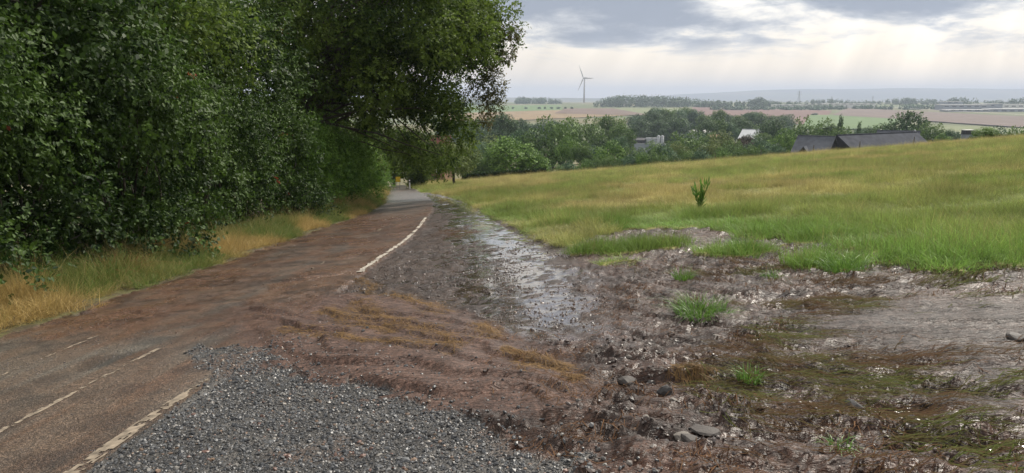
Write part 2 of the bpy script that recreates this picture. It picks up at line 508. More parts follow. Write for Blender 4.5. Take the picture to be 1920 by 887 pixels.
M['paint'] = mat_plain('road_paint', (.36, .33, .28), .6, .35, 16)
M['bark'] = mat_plain('bark', (.055, .045, .036), .9, .4, 6, bump=.5)
M['leaf_shrub'] = mat_leaf('shrub_leaf', (.010, .028, .006), (.080, .140, .026), .55, .34, .20, autumn=(.22, .045, .02))
M['leaf_lit'] = mat_leaf('lit_hedge_leaf', (.034, .085, .012), (.170, .290, .048), .6, .42, .14)  # lit look of the hedge down the lane, painted into its leaf colour
M['leaf_oak'] = mat_leaf('oak_leaf', (.022, .050, .009), (.150, .215, .036), .6, .42, .14, autumn=(.13, .09, .03))
M['leaf_oldoak'] = mat_leaf('yellowing_oak_leaf', (.05, .07, .02), (.15, .13, .045), .42, .32, .4)
M['grass'] = mat_leaf('meadow_grass', (.6, .6, .6), (1.4, 1.4, 1.4), .6, .35, .2, tint=True)
M['tuft'] = mat_leaf('tuft_grass', (.05, .12, .018), (.16, .30, .05), .42, .32, .4)
M['straw'] = mat_leaf('wet_straw', (.060, .034, .016), (.25, .155, .065), .65, .1, .15)
M['redstraw'] = mat_leaf('brown_fibre', (.045, .024, .014), (.14, .078, .042), .85, .05, .05)
M['fern'] = mat_leaf('dead_fern', (.10, .028, .012), (.26, .085, .035), .7, .2, .2)
M['flatgrass'] = mat_leaf('flattened_grass', (.070, .040, .022), (.065, .080, .020), .85, .1, .04)
FOL = []
for i, (d, l) in enumerate([((.030, .070, .018), (.150, .240, .060)), ((.050, .115, .020), (.210, .340, .070)), ((.024, .055, .024), (.110, .180, .070)),
                            ((.065, .105, .024), (.200, .250, .070)), ((.028, .066, .036), (.120, .210, .095)), ((.034, .030, .022), (.095, .078, .050))]):
    FOL.append(mat_leaf('valley_leaf_%d' % i, d, l, .6, .2, .25))

# ------------------------------------------------------------------ near ground: one grid, cut into road, gravel, mud, meadow and verge
def near_ground():
    rows = 3.4 * np.exp(np.linspace(0, math.log(114 / 3.4), 720)) - 3.0
    uu = np.concatenate([np.linspace(-2.6, -1.0, 50)[:-1], np.linspace(-1.0, 1.0, 580), np.linspace(1.0, 2.6, 50)[1:]])
    nr, nc = len(rows), len(uu)
    y = np.repeat(rows, nc); x = np.tile(uu, nr) * (y + 3.0)
    c = classify(x, y)
    fan, stream, wash, bar, s = masks(x, y)
    dz, water, fm = detail(x, y, c, True)
    z = H(x, y) + dz
    # ---- colours of the materials themselves: bare asphalt, silt, clay, sand, soil
    n1 = fbm(x * .7, y * .7, 201, 4); n2 = fbm(x * 3.1, y * 3.1, 203, 4); n3 = fbm(x * 11, y * 11, 205, 3)
    def mixc(a, b, t): return a + (b - a) * t[:, None]
    C = lambda *v: np.tile(np.array(v, float), (len(x), 1))
    asphalt = mixc(C(.105, .095, .082), C(.060, .056, .050), smooth(.35, .7, n2))
    asphalt = mixc(asphalt, C(.030, .029, .028), .75 * smooth(.62, .72, fbm(x * 2.2, y * 1.1, 207, 3)))
    silt = mixc(C(.108, .062, .042), C(.062, .036, .026), smooth(.35, .68, n2))
    silt = mixc(silt, C(.110, .066, .042), smooth(.5, .7, n1) * .5)
    wheel = np.exp(-((x + 5.35 + .2 * (n1 - .5)) / .28) ** 2) + np.exp(-((x + 3.95 + .2 * (n1 - .5)) / .28) ** 2)
    streak = fbm(x * 6, y * .5, 215, 4)
    road = mixc(asphalt, silt, np.clip(fm * 1.3 * (1 - .45 * wheel * smooth(.3, .6, n2)) + .25 * smooth(.5, .7, streak), 0, 1))
    road = mixc(road, road * .45, .8 * smooth(.58, .70, fbm(x * 1.6, y * 3.2, 217, 4)) * smooth(6, 9, y))
    fanc = mixc(C(.112, .066, .050), C(.062, .036, .028), smooth(.3, .7, .5 * n2 + .5 * n3))
    road = mixc(road, fanc, fan)
    washc = mixc(C(.066, .046, .037), C(.030, .021, .018), smooth(.35, .68, .4 * n2 + .6 * n3))
    mudc = mixc(C(.062, .034, .024), C(.024, .0125, .009), smooth(.32, .66, .5 * n2 + .5 * n3))
    mudc = mixc(mudc, C(.072, .034, .021), smooth(.52, .7, n1) * .6)
    mudc = mixc(mudc, mixc(C(.050, .034, .028), C(.028, .019, .016), smooth(.4, .65, n3)), bar)
    mud = mixc(mudc, washc, wash); mud = mixc(mud, fanc, fan)
    grav = mixc(C(.075, .073, .070), C(.045, .044, .043), smooth(.35, .65, n2))
    grav = mixc(grav, C(.085, .060, .048), smooth(.55, .75, fbm(x * 1.6, y * 1.6, 209, 4)) * .8)
    mead = mixc(C(.150, .165, .045), C(.200, .180, .065), smooth(.4, .65, fbm(x * .12, y * .12, 211, 4)))
    verge = mixc(C(.060, .048, .026), C(.085, .080, .030), smooth(.4, .65, n2))
    col = np.stack([road, grav, mud, mead, verge])[c, np.arange(len(x))]
    # ---- wetness
    rg = np.choose(c, [.48 - .20 * fm + .20 * (n2 - .5), .55 + 0 * x, np.clip(.45 - .10 * stream - .06 * wash + .12 * fan + .10 * bar + .30 * (n2 - .5), .33, .9), .9 + 0 * x, .9 + 0 * x])
    rg = rg * (1 - water) + .04 * water
    bmp = 1 - .93 * water
    rg = np.where((c == 0) & (y > 40), .28, rg)
    rgba = np.concatenate([col, np.ones((len(x), 1))], 1)
    V = np.stack([x, y, z], 1)
    i = np.arange(nr - 1)[:, None] * nc + np.arange(nc - 1)[None]
    F = np.stack([i, i + 1, i + nc + 1, i + nc], -1).reshape(-1, 4)
    fc = c[F[:, 0]]
    names = ['road', 'gravel_shoulder', 'mud', 'meadow', 'verge']
    labels = ['narrow asphalt lane smeared with brown mud', 'dark gravel shoulder beside the lane', 'wet reddish brown mud washed off the field',
              'sloping grass meadow', 'overgrown strip of ground between lane and hedge']
    out = []
    for k, nm in enumerate(names):
        f = F[fc == k]
        u, inv = np.unique(f, return_inverse=True)
        me = mesh_np(nm, V[u], inv.reshape(-1, 4), M[nm if nm in M else 'gravel'], {'col': ('FLOAT_COLOR', rgba[u]), 'rgh': ('FLOAT', rg[u]), 'bmp': ('FLOAT', bmp[u])}, smooth=True)
        o = put(nm, me); tag(o, labels[k], kind='structure'); out.append(o)
    return out


ROAD, GRAV_O, MUD_O, MEADOW_O, VERGE_O = near_ground()


def far_terrain():
    r = np.concatenate([[0.01], 6 * np.exp(np.linspace(0, math.log(15500 / 6.), 230))])
    th = np.radians(np.concatenate([np.linspace(-60, 60, 300), np.linspace(60, 300, 70)[1:-1]]))
    R, T = np.meshgrid(r, th, indexing='ij'); nr, nt = R.shape
    x = (R * np.sin(T)).ravel(); y = (R * np.cos(T)).ravel()
    z = H(x, np.maximum(y, -400)) - 1.5 * ((np.abs(x) < 2.6 * (y + 3)) & (y < 106) & (y > -3)) - .35
    n = fbm(x / 160, y / 160, 301, 4); n2 = fbm(x / 30, y / 30, 303, 3)
    col = np.array([.085, .105, .040]) + (np.array([.125, .115, .055]) - np.array([.085, .105, .040])) * smooth(.4, .65, n)[:, None]
    col *= (.8 + .4 * n2)[:, None]
    wood = smooth(5200, 7000, y)[:, None] * smooth(.34, .50, fbm(x / 500, y / 900, 305, 4))[:, None]
    col = col * (1 - wood) + np.array([.03, .05, .03]) * wood
    col = col * (1 - .35 * smooth(5200, 6000, y))[:, None]
    rgba = np.concatenate([col, np.ones((len(x), 1))], 1)
    i = np.arange(nr - 1)[:, None] * nt; j = np.arange(nt)[None]; j2 = (j + 1) % nt
    F = np.stack([i + j, i + nt + j, i + nt + j2, i + j2], -1).reshape(-1, 4)
    me = mesh_np('terrain', np.stack([x, y, z], 1), F, M['terrain'], {'col': ('FLOAT_COLOR', rgba), 'rgh': ('FLOAT', np.full(len(x), .95))}, True)
    tag(put('terrain', me), 'valley and distant hills beyond the meadow', kind='structure')


far_terrain()


def hit(px, py, y0=105):
    """where a sight line meets the valley or plateau beyond the brow"""
    a, b, c = ray(px, py); ys = np.geomspace(y0, 14000, 4000); t = ys / b
    d = EYE + c * t - H(a * t, ys)
    k = np.nonzero(d < 0)[0]
    k = k[0] if len(k) else len(ys) - 1
    return a * t[k], ys[k]


def field(name, label, quad, col, lift):
    """a farmed field, draped over the plateau; corners given as photo pixels"""
    P = [np.array(hit(*q, 560)) for q in quad]
    nu, nv = 26, 10
    V = []
    for j in range(nv + 1):
        for i in range(nu + 1):
            s, t = i / nu, j / nv
            p = (P[0] * (1 - s) + P[1] * s) * (1 - t) + (P[3] * (1 - s) + P[2] * s) * t
            V.append((p[0], p[1]))
    V = np.array(V); z = H(V[:, 0], V[:, 1]) + lift
    n = fbm(V[:, 0] / 40, V[:, 1] / 40, 311, 3)
    F = [(j * (nu + 1) + i, j * (nu + 1) + i + 1, (j + 1) * (nu + 1) + i + 1, (j + 1) * (nu + 1) + i) for j in range(nv) for i in range(nu)]
    c = np.array(col)[None] * (.85 + .3 * n)[:, None]
    me = mesh_np(name, np.column_stack([V, z]), F, M['terrain'], {'col': ('FLOAT_COLOR', np.column_stack([c, np.ones(len(c))])), 'rgh': ('FLOAT', np.full(len(V), .95))}, True)
    return tag(put(name, me), label, kind='structure')


GREEN, PALE, TAN, BROWN, RED = (.085, .140, .045), (.130, .150, .065), (.190, .135, .070), (.120, .080, .058), (.125, .070, .055)
field('green_field', 'green field on the far slope behind the oak spray', [(820, 212), (1060, 213), (1050, 197), (860, 198)], GREEN, .3)
field('stubble_field', 'tan stubble field below the far green field', [(820, 234), (1200, 216), (1070, 206), (840, 213)], TAN, .5)
field('ploughed_field', 'brown ploughed field left of the far wood', [(1040, 213), (1230, 218), (1150, 204), (1060, 204)], BROWN, .8)
field('green_field', 'pale green strip in front of the far wood', [(1180, 214), (1330, 215), (1320, 203), (1150, 203)], PALE, .6)
field('ploughed_field', 'reddish ploughed field across the middle of the plateau', [(1290, 222), (1540, 236), (1560, 208), (1300, 201)], RED, .7)
field('green_field', 'bright green field above the barns', [(1500, 243), (1700, 243), (1690, 219), (1520, 216)], GREEN, .9)
field('ploughed_field', 'wide grey brown ploughed field below the factory halls', [(1560, 217), (2000, 246), (2000, 224), (1590, 203)], (.120, .088, .072), 1.1)
field('green_field', 'pale green meadow above the big round tree', [(1640, 250), (2000, 258), (2000, 246), (1680, 233)], PALE, 1.3)

# ------------------------------------------------------------------ road markings: thin painted sheets that follow the lane, parts of the road
def marking(xs_of_y, y0, y1, wid, wear, seed, mat='dirty_paint'):
    """a worn painted line: small cells of paint, dropped where it has scuffed away"""
    ys = np.arange(y0, y1, .03); m = 7; n = len(ys); xs = xs_of_y(ys); V = []
    for k in range(m + 1):
        xx = xs + (k / m - .5) * wid
        V.append(np.column_stack([xx, ys, surf(np.minimum(xx, Rx(ys) - .02), ys) + .004]))
    V = np.concatenate(V); F = []
    i, k = np.meshgrid(np.arange(n - 1), np.arange(m), indexing='ij'); i = i.ravel(); k = k.ravel()
    cx, cy = V[k * n + i, 0], V[k * n + i, 1]
    edge_ = np.abs((k + .5) / m - .5) * 2
    keep = .45 * fbm(cx * 26, cy * 14, seed, 3) + .55 * fbm(cx * 5, cy * 2.2, seed + 1, 4) > wear + .10 * edge_ ** 3
    i, k = i[keep], k[keep]
    F = np.stack([k * n + i, (k + 1) * n + i, (k + 1) * n + i + 1, k * n + i + 1], 1)
    return put('road_marking', mesh_np('road_marking', V, F, M[mat]), ROAD)


edge = lambda ys: Rx(ys) - .09
marking(edge, 2.6, 5.45, .11, .47, 401)
marking(edge, 11.2, 24.0, .095, .31, 403, 'paint')
cen = lambda ys: np.interp(ys, [0, 16, 24, 31, 40], [-3.62, -3.72, -4.2, -4.7, -5.9])
marking(cen, 2.8, 6.7, .06, .45, 405)
marking(cen, 12.2, 13.3, .05, .46, 407)
marking(cen, 19.2, 20.6, .06, .46, 409)
marking(lambda ys: ys * 0 - 4.85, 5.8, 7.7, .05, .52, 411)

# ------------------------------------------------------------------ instanced ground cover
def scatter(name, pts, rot, scl, tint, idx, protos, label, kind='stuff'):
    me = bpy.data.meshes.new(name); n = len(pts)
    me.vertices.add(n); me.vertices.foreach_set('co', np.asarray(pts, np.float32).ravel())
    for an, typ, arr, key in (('rot', 'FLOAT_VECTOR', rot, 'vector'), ('scl', 'FLOAT_VECTOR', scl, 'vector'), ('tint', 'FLOAT_COLOR', tint, 'color')):
        a = me.attributes.new(an, typ, 'POINT'); a.data.foreach_set(key, np.asarray(arr, np.float32).ravel())
    a = me.attributes.new('pick', 'INT', 'POINT'); a.data.foreach_set('value', np.asarray(idx, np.int32))
    c = bpy.data.collections.new(name + '_source')
    for i, pm in enumerate(protos):
        c.objects.link(bpy.data.objects.new('%s_source_%d' % (name, i), pm))
    g = bpy.data.node_groups.new(name + '_scatter', 'GeometryNodeTree')
    g.interface.new_socket('Geometry', in_out='INPUT', socket_type='NodeSocketGeometry')
    g.interface.new_socket('Geometry', in_out='OUTPUT', socket_type='NodeSocketGeometry')
    N, L = g.nodes, g.links
    gi = N.new('NodeGroupInput'); go = N.new('NodeGroupOutput'); ip = N.new('GeometryNodeInstanceOnPoints'); ci = N.new('GeometryNodeCollectionInfo')
    ci.inputs[0].default_value = c; ci.inputs[1].default_value = True; ci.inputs[2].default_value = True
    def nat(nm, typ):
        a = N.new('GeometryNodeInputNamedAttribute'); a.data_type = typ; a.inputs[0].default_value = nm; return a.outputs[0]
    L.new(gi.outputs[0], ip.inputs['Points']); L.new(ci.outputs[0], ip.inputs['Instance'])
    ip.inputs['Pick Instance'].default_value = True
    L.new(nat('pick', 'INT'), ip.inputs['Instance Index'])
    L.new(nat('rot', 'FLOAT_VECTOR'), ip.inputs['Rotation']); L.new(nat('scl', 'FLOAT_VECTOR'), ip.inputs['Scale'])
    L.new(ip.outputs[0], go.inputs[0])
    o = put(name, me); md = o.modifiers.new('scatter', 'NODES'); md.node_group = g
    return tag(o, label, kind=kind)


def blades(n, spread, h0, h1, wid, lean, r, segs=2, curl=.5, heads=0.0):
    """a tuft of grass blades: curved tapering strips"""
    a = r.uniform(0, 2 * np.pi, n); rad = spread * np.sqrt(r.uniform(0, 1, n))
    bx, by = rad * np.cos(a), rad * np.sin(a)
    h = r.uniform(h0, h1, n); la = a + r.normal(0, .9, n); le = np.abs(r.normal(lean, lean * .5, n))
    w = wid * r.uniform(.6, 1.3, n); pa = r.uniform(0, 2 * np.pi, n)
    V = []; S = segs + 1
    for k in range(S):
        t = k / segs
        cx = bx + np.cos(la) * h * le * (t * (1 - curl) + t * t * curl)
        cy = by + np.sin(la) * h * le * (t * (1 - curl) + t * t * curl)
        cz = h * t * (1 - .35 * le * t * t)
        ww = w * (1 - t * .85)
        hd = heads and (k == segs)
        V.append(np.stack([cx - np.cos(pa) * ww / 2, cy - np.sin(pa) * ww / 2, cz], 1)); V.append(np.stack([cx + np.cos(pa) * ww / 2, cy + np.sin(pa) * ww / 2, cz], 1))
    V = np.stack(V, 1).reshape(-1, 3)
    b = np.arange(n)[:, None] * (2 * S)
    F = np.concatenate([b + np.array([[2 * k, 2 * k + 1, 2 * k + 3, 2 * k + 2]]) for k in range(segs)], 0)
    rnd = np.repeat(np.clip(r.normal(.45, .22, n), 0, 1), 2 * S)
    return V, F, rnd


def blade_mesh(name, mat, *a, **k):
    V, F, rnd = blades(*a, **k)
    return mesh_np(name, V, F, mat, {'rnd': ('FLOAT', rnd)})


def stone_mesh(name, mat, seed, flat=.7):
    r = random.Random(seed)
    import bmesh
    bm = bmesh.new(); bmesh.ops.create_icosphere(bm, subdivisions=1, radius=.5)
    ax = [r.uniform(.75, 1.25), r.uniform(.7, 1.1), flat * r.uniform(.7, 1.1)]
    for v in bm.verts:
        v.co = Vector((v.co.x * ax[0], v.co.y * ax[1], v.co.z * ax[2])) * r.uniform(.78, 1.18)
    me = bpy.data.meshes.new(name); bm.to_mesh(me); bm.free(); me.materials.append(mat); return me


def rand_pts(n, x0, x1, y0, y1):
    return rng.uniform(x0, x1, n), rng.uniform(y0, y1, n)


# ---- gravel
def mat_stone(name):
    m, N, L, b = new_mat(name)
    ti = N.new('ShaderNodeAttribute'); ti.attribute_type = 'INSTANCER'; ti.attribute_name = 'tint'
    geo = N.new('ShaderNodeNewGeometry'); n = N.new('ShaderNodeTexNoise'); n.inputs['Scale'].default_value = 160; n.inputs['Detail'].default_value = 3
    L.new(geo.outputs['Position'], n.inputs['Vector'])
    mr = N.new('ShaderNodeMapRange'); L.new(n.outputs[0], mr.inputs[0]); mr.inputs[3].default_value = .6; mr.inputs[4].default_value = 1.4
    sc = N.new('ShaderNodeVectorMath'); sc.operation = 'SCALE'; L.new(ti.outputs['Color'], sc.inputs[0]); L.new(mr.outputs[0], sc.inputs[3])
    L.new(sc.outputs[0], b.inputs['Base Color']); b.inputs['Roughness'].default_value = .42; b.inputs['Specular IOR Level'].default_value = .45
    return m


M['stone'] = mat_stone('gravel_stone')
STONES = [stone_mesh('gravel_stone', M['stone'], 40 + i, .55 + .07 * (i % 5)) for i in range(9)]
PAL = np.array([[.060, .064, .070], [.040, .042, .046], [.085, .088, .092], [.120, .120, .120], [.055, .052, .050], [.20, .19, .175], [.17, .115, .080], [.16, .090, .070], [.30, .28, .25]])
PALW = np.array([.28, .27, .18, .09, .09, .04, .03, .015, .008])


def stones(name, x, y, size, label, muddy=0.0, sink=.25):
    n = len(x); z = surf(x, y) + size * (.30 - sink)
    pal = PAL[rng.choice(len(PAL), n, p=PALW / PALW.sum())] * rng.uniform(.6, 1.15, (n, 1))
    pal = pal * (1 - muddy) + np.array([.095, .066, .054]) * muddy * rng.uniform(.7, 1.3, (n, 1))
    rot = np.stack([rng.normal(0, .35, n), rng.normal(0, .35, n), rng.uniform(0, 6.28, n)], 1)
    return scatter(name, np.stack([x, y, z], 1), rot, np.repeat(size[:, None], 3, 1) * rng.uniform(.8, 1.2, (n, 3)), np.column_stack([pal, np.ones(n)]), rng.integers(0, len(STONES), n), STONES, label)


def gravel():
    x, y = rand_pts(95000, -3.4, 1.5, 1.2, 6.9)
    c = classify(x, y); k = c == 1
    k &= rng.uniform(0, 1, len(x)) < np.where(x < -2.45, .45, 1.0)
    near_edge = np.zeros(len(x), bool)
    # thin spill of stones over the mud just beyond the gravel's edge
    d = poly_dist(x, y, GRAVEL)
    spill = (c == 2) & (rng.uniform(0, 1, len(x)) < .30 * np.exp(-d / .25))
    x, y = x[k | spill], y[k | spill]
    size = np.clip(rng.lognormal(math.log(.0155), .48, len(x)), .006, .045)
    stones('gravel', x, y, size, 'loose dark roadside gravel in front of the mud')
    # stones washed along with the mud
    x, y = rand_pts(42000, -2.4, 2.6, 2.6, 17)
    fan, stream, wash, bar, s = masks(x, y)
    p = wash * .9 * smooth(17, 9, y) + (1 - wash) * (1 - fan) * .85 * smooth(2.2, .9, np.abs(x - .75 + (y - 4.5) * .15)) * smooth(7.5, 5, y) + fan * .05
    k = (classify(x, y) == 2) & (rng.uniform(0, 1, len(x)) < p * .8 * smooth(.35, .6, fbm(x * 2, y * 2, 421, 3)))
    x, y = x[k], y[k]
    size = np.clip(rng.lognormal(math.log(.020), .45, len(x)), .009, .07)
    stones('washed_gravel', x, y, size, 'small stones scattered through the mud wash', .55, .32)
    x, y = rand_pts(9000, -6.2, -2.5, 2.6, 8.5)
    k = (classify(x, y) == 0) & (rng.uniform(0, 1, len(x)) < .35 * smooth(.45, .7, fbm(x * 2, y * 2, 431, 3)) + .30 * np.exp(-(Rx(y) - x) / .25))
    stones('road_gravel', x[k], y[k], np.clip(rng.lognormal(math.log(.012), .3, k.sum()), .006, .03), 'sparse grit lying on the wet lane', .25, .25)


gravel()


# ---- meadow
def meadow():
    GR = [blade_mesh('meadow_tuft', M['grass'], 46, .18, .08, .24, .007, .80, np.random.default_rng(500 + i), segs=2) for i in range(5)]
    ST = [blade_mesh('stalk_tuft', M['grass'], 18, .22, .20, .38, .005, .45, np.random.default_rng(540 + i), segs=2) for i in range(3)]
    X, Y, S, K = [], [], [], []
    def zone(n, y0, y1, scale, tall, keep=None):
        y = np.sqrt(rng.uniform(0, 1, n) * (y1 ** 2 - y0 ** 2) + y0 ** 2); x = rng.uniform(-.55, .95, n) * (y + 3)
        k = (classify(x, y) == 3) & (x > Rx(y) + .1)
        X.append(x[k]); Y.append(y[k]); S.append(scale * rng.uniform(.75, 1.3, k.sum())); K.append(rng.uniform(0, 1, k.sum()) < tall)
    zone(26000, 5, 17, .95, .12); zone(36000, 15, 32, .95, .18); zone(40000, 30, 60, 1.15, .24); zone(42000, 56, 104, 1.5, .26)
    x, y, s, tall = map(np.concatenate, (X, Y, S, K)); n = len(x)
    z = surf(x, y) - .01
    d = poly_dist(x, y, MUD)
    a = fbm(x * .11, y * .08, 551, 4); b = fbm(x * .5, y * .35, 553, 3)
    dry = np.clip(smooth(.45, .74, a + .34 * (b - .5)) * smooth(10, 24, y) + .25 * smooth(40, 80, y), 0, 1)
    dry = np.clip(np.maximum(dry, .85 * smooth(1.8, .2, np.hypot(x - .5, (y - 19) * .35)) * smooth(.4, .6, b)), 0, 1)
    dry = np.where((np.hypot((x - 1.3) / .9, (y - 14) / 2.2) < 1), np.maximum(dry, .75), dry)
    green = np.array([.225, .295, .075]); lush = np.array([.160, .265, .056]); hay = np.array([.365, .325, .130])
    c = green[None] * (1 - dry[:, None]) + hay[None] * dry[:, None]
    lu = smooth(3.2, .4, d) * smooth(30, 14, y) * (1 - dry)
    c = c * (1 - lu[:, None]) + lush[None] * lu[:, None]
    c = np.where(tall[:, None], c * .35 + np.array([.40, .33, .15]) * .65 * (.6 + .6 * dry[:, None]), c)
    c = c * rng.uniform(.6, 1.4, (n, 1)) * (.6 + .8 * fbm(x * .9, y * .7, 555, 4))[:, None]
    rust = (smooth(.5, .68, fbm(x * .22, y * .16, 559, 4)) * rng.uniform(0, 1, n) * smooth(14, 30, y))[:, None]
    c = c * (1 - .4 * rust) + np.array([.30, .195, .095]) * .4 * rust
    rag = np.where(d < .5, rng.uniform(.45, .95, n), 1.0) * np.where(y < 15, .78, 1.0)
    rot = np.stack([rng.normal(0, .12, n), rng.normal(0, .12, n), rng.uniform(0, 6.28, n)], 1)
    hs = s * rag * (.35 + 1.35 * smooth(.25, .75, fbm(x * .9, y * .9, 557, 3)))
    sc = np.stack([s, s, hs], 1)
    idx = np.where(tall, 5 + rng.integers(0, 3, n), rng.integers(0, 5, n))
    scatter('meadow_grass', np.stack([x, y, z], 1), rot, sc, np.column_stack([c, np.ones(n)]), idx, GR + ST, 'ripening green and yellow grass covering the sloping meadow')


meadow()


def verge_grass():
    A = [blade_mesh('verge_tuft', M['grass'], 40, .16, .22, .62, .008, .55, np.random.default_rng(600 + i), segs=3) for i in range(4)]
    B = [blade_mesh('stalk_tuft', M['grass'], 12, .15, .5, .95, .006, .40, np.random.default_rng(640 + i), segs=3) for i in range(3)]
    y = np.concatenate([rng.uniform(3, 30, 5200), rng.uniform(28, 85, 4200)]); n = len(y)
    o = rng.uniform(0.0, 2.3, n); x = Lx(y) - o
    edge = o + (fbm(x * 2, y * 1.2, 651, 3) - .5) * 1.2
    k = edge > .12; x, y, o, edge = x[k], y[k], o[k], edge[k]; n = len(x)
    a = fbm(x * .5, y * .35, 653, 4); dry = np.clip(smooth(.40, .60, a) + rng.normal(0, .18, n), 0, 1)
    green = np.array([.105, .170, .036]); hay = np.array([.44, .32, .125])
    c = green[None] * (1 - dry[:, None]) + hay[None] * dry[:, None]
    tall = rng.uniform(0, 1, n) < .22
    c = np.where(tall[:, None], c * .4 + np.array([.44, .33, .15]) * .6, c) * rng.uniform(.7, 1.25, (n, 1))
    s = rng.uniform(.6, 1.1, n) * np.where(y > 28, 1.3, 1.0)
    h = s * (.35 + .65 * smooth(.1, 1.1, edge)) * (.7 + .6 * fbm(x, y, 655, 3))
    z = surf(x, y) - .01
    rot = np.stack([rng.normal(0, .18, n), rng.normal(.08, .18, n), rng.uniform(0, 6.28, n)], 1)
    idx = np.where(tall & (edge > .5), 4 + rng.integers(0, 3, n), rng.integers(0, 4, n))
    scatter('verge_grass', np.stack([x, y, z], 1), rot, np.stack([s, s, h], 1), np.column_stack([c, np.ones(n)]), idx, A + B, 'tall straw coloured and green grass along the hedge side of the lane')


verge_grass()


# ---- grass washed flat into the mud, and its fibres
def strands(n, x, y, ang, length, wid, lift, r, segs=4, curl=.5):
    V = []
    S = segs + 1
    a0 = ang; cur = r.normal(0, curl, n)
    pts_x, pts_y = [x], [y]; a = a0 - cur / 2
    for k in range(segs):
        a = a + cur / segs; pts_x.append(pts_x[-1] + np.cos(a) * length / segs); pts_y.append(pts_y[-1] + np.sin(a) * length / segs)
    for k in range(S):
        t = k / segs; zz = surf(pts_x[k], pts_y[k]) + lift * (.35 + .65 * np.sin(np.pi * np.clip(t + .15, 0, 1))) + .004
        w = wid * (1 - .6 * t) / 2
        nx, ny = -np.sin(a0), np.cos(a0)
        V.append(np.stack([pts_x[k] - nx * w, pts_y[k] - ny * w, zz], 1)); V.append(np.stack([pts_x[k] + nx * w, pts_y[k] + ny * w, zz + .3 * w], 1))
    V = np.stack(V, 1).reshape(-1, 3)
    b = np.arange(n)[:, None] * (2 * S)
    F = np.concatenate([b + np.array([[2 * k, 2 * k + 1, 2 * k + 3, 2 * k + 2]]) for k in range(segs)], 0)
    return V, F, 2 * S


def flattened():
    x, y = rand_pts(42000, .7, 7.0, 2.2, 9.5)
    fan, stream, wash, bar, s = masks(x, y)
    g = fbm(x * 1.3, y * 2.6, 701, 4); f2 = fbm(x * .6, y * .9, 703, 3)
    p = smooth(.47, .64, g) * (1 - .92 * bar) * smooth(.9, 1.6, x + (y - 4) * -.12) * smooth(.30, .55, f2 + .12 * smooth(6, 4, y))
    k = (classify(x, y) == 2) & (rng.uniform(0, 1, len(x)) < p)
    x, y, g = x[k], y[k], g[k]; n = len(x)
    base = np.arctan2(x - 3.8, 9.5 - y) * 1.0 + .9 * (fbm(x * .5, y * .5, 705, 3) - .5)
    V, F, m = strands(n, x, y, base + rng.normal(0, .35, n), rng.uniform(.12, .38, n), rng.uniform(.004, .008, n), rng.uniform(.0, .045, n), rng, 4, .7)
    gr = smooth(.45, .62, fbm(x * .8, y * 1.3, 707, 3)) * rng.uniform(.2, 1, n)
    rnd = np.clip(gr + rng.normal(0, .15, n), 0, 1)
    me = mesh_np('flattened_grass', V, F, M['flatgrass'], {'rnd': ('FLOAT', np.repeat(rnd, m))})
    tag(put('flattened_grass', me), 'muddy grass blades combed flat by the flood', kind='stuff')
    # brown root fibres and straw litter
    x, y = rand_pts(30000, -.2, 7.0, 2.4, 11)
    g = fbm(x * 2.1, y * 3.0, 711, 4); fan, stream, wash, bar, s = masks(x, y)
    k = (classify(x, y) == 2) & (rng.uniform(0, 1, len(x)) < smooth(.52, .66, g) * (1 - .9 * bar) * (1 - .8 * wash))
    x, y = x[k], y[k]; n = len(x)
    xr, yr = rand_pts(9000, -6.2, 0, 7, 26)
    kr = (classify(xr, yr) != 4) & (rng.uniform(0, 1, len(xr)) < .5 * smooth(.58, .72, fbm(xr * .7, yr * 1.6, 713, 4)))
    x = np.concatenate([x, xr[kr]]); y = np.concatenate([y, yr[kr]]); n = len(x)
    V, F, m = strands(n, x, y, rng.uniform(0, 6.28, n), rng.uniform(.05, .18, n), rng.uniform(.004, .008, n), rng.uniform(0, .02, n) + .035 * smooth(.56, .70, fbm(x * 2.1, y * 3.0, 711, 4)) * rng.uniform(0, 1, n), rng, 3, 1.2)
    me = mesh_np('root_litter', V, F, M['redstraw'], {'rnd': ('FLOAT', np.repeat(np.clip(rng.normal(.4, .25, n), 0, 1), m))})
    tag(put('root_litter', me), 'brown roots and torn fibres strewn over the mud', kind='stuff')


flattened()


# ---- straw drifts, tufts, stones, weeds: single things in the mud
def drift(name, label, pix, width, n, mat, lift=.05, length=(.05, .14), group=None, cat='straw'):
    P = np.array([gnd(*q) for q in pix]); P = P if len(P) > 1 else np.array([P[0] - (.1, 0), P[0] + (.1, 0)])
    seg = np.linalg.norm(np.diff(P, axis=0), axis=1); cum = np.concatenate([[0], np.cumsum(seg)])
    t = rng.uniform(0, cum[-1], n); x = np.interp(t, cum, P[:, 0]); y = np.interp(t, cum, P[:, 1])
    lump = .22 + 1.4 * vnoise(t * 6.0, t * 0, int(pix[0][0])) ** 2
    off = rng.normal(0, width * 1.7, n) * (.35 + lump) + .22 * (fbm(t * 2.2, t * 0 + 3.1, int(pix[0][1]), 3) - .5)
    x = x + off * .35 + rng.normal(0, .02, n); y = y + off
    hh = lift * lump * np.exp(-(off / (width * .9)) ** 2)
    ang = np.arctan2(P[-1, 1] - P[0, 1], P[-1, 0] - P[0, 0]) + rng.normal(0, .75, n)
    V, F, m = strands(n, x, y, ang, rng.uniform(*length, n), rng.uniform(.003, .006, n), np.abs(hh * rng.uniform(.2, 1.1, n)), rng, 3, 1.0)
    o0 = np.array([P[:, 0].mean(), P[:, 1].mean(), 0]); o0[2] = ground_z(o0[0], o0[1])
    me = mesh_np(name, V - o0, F, mat, {'rnd': ('FLOAT', np.repeat(np.clip(rng.normal(.42, .25, n), 0, 1), m))})
    return tag(put(name, me, None, tuple(o0)), label, cat, group)


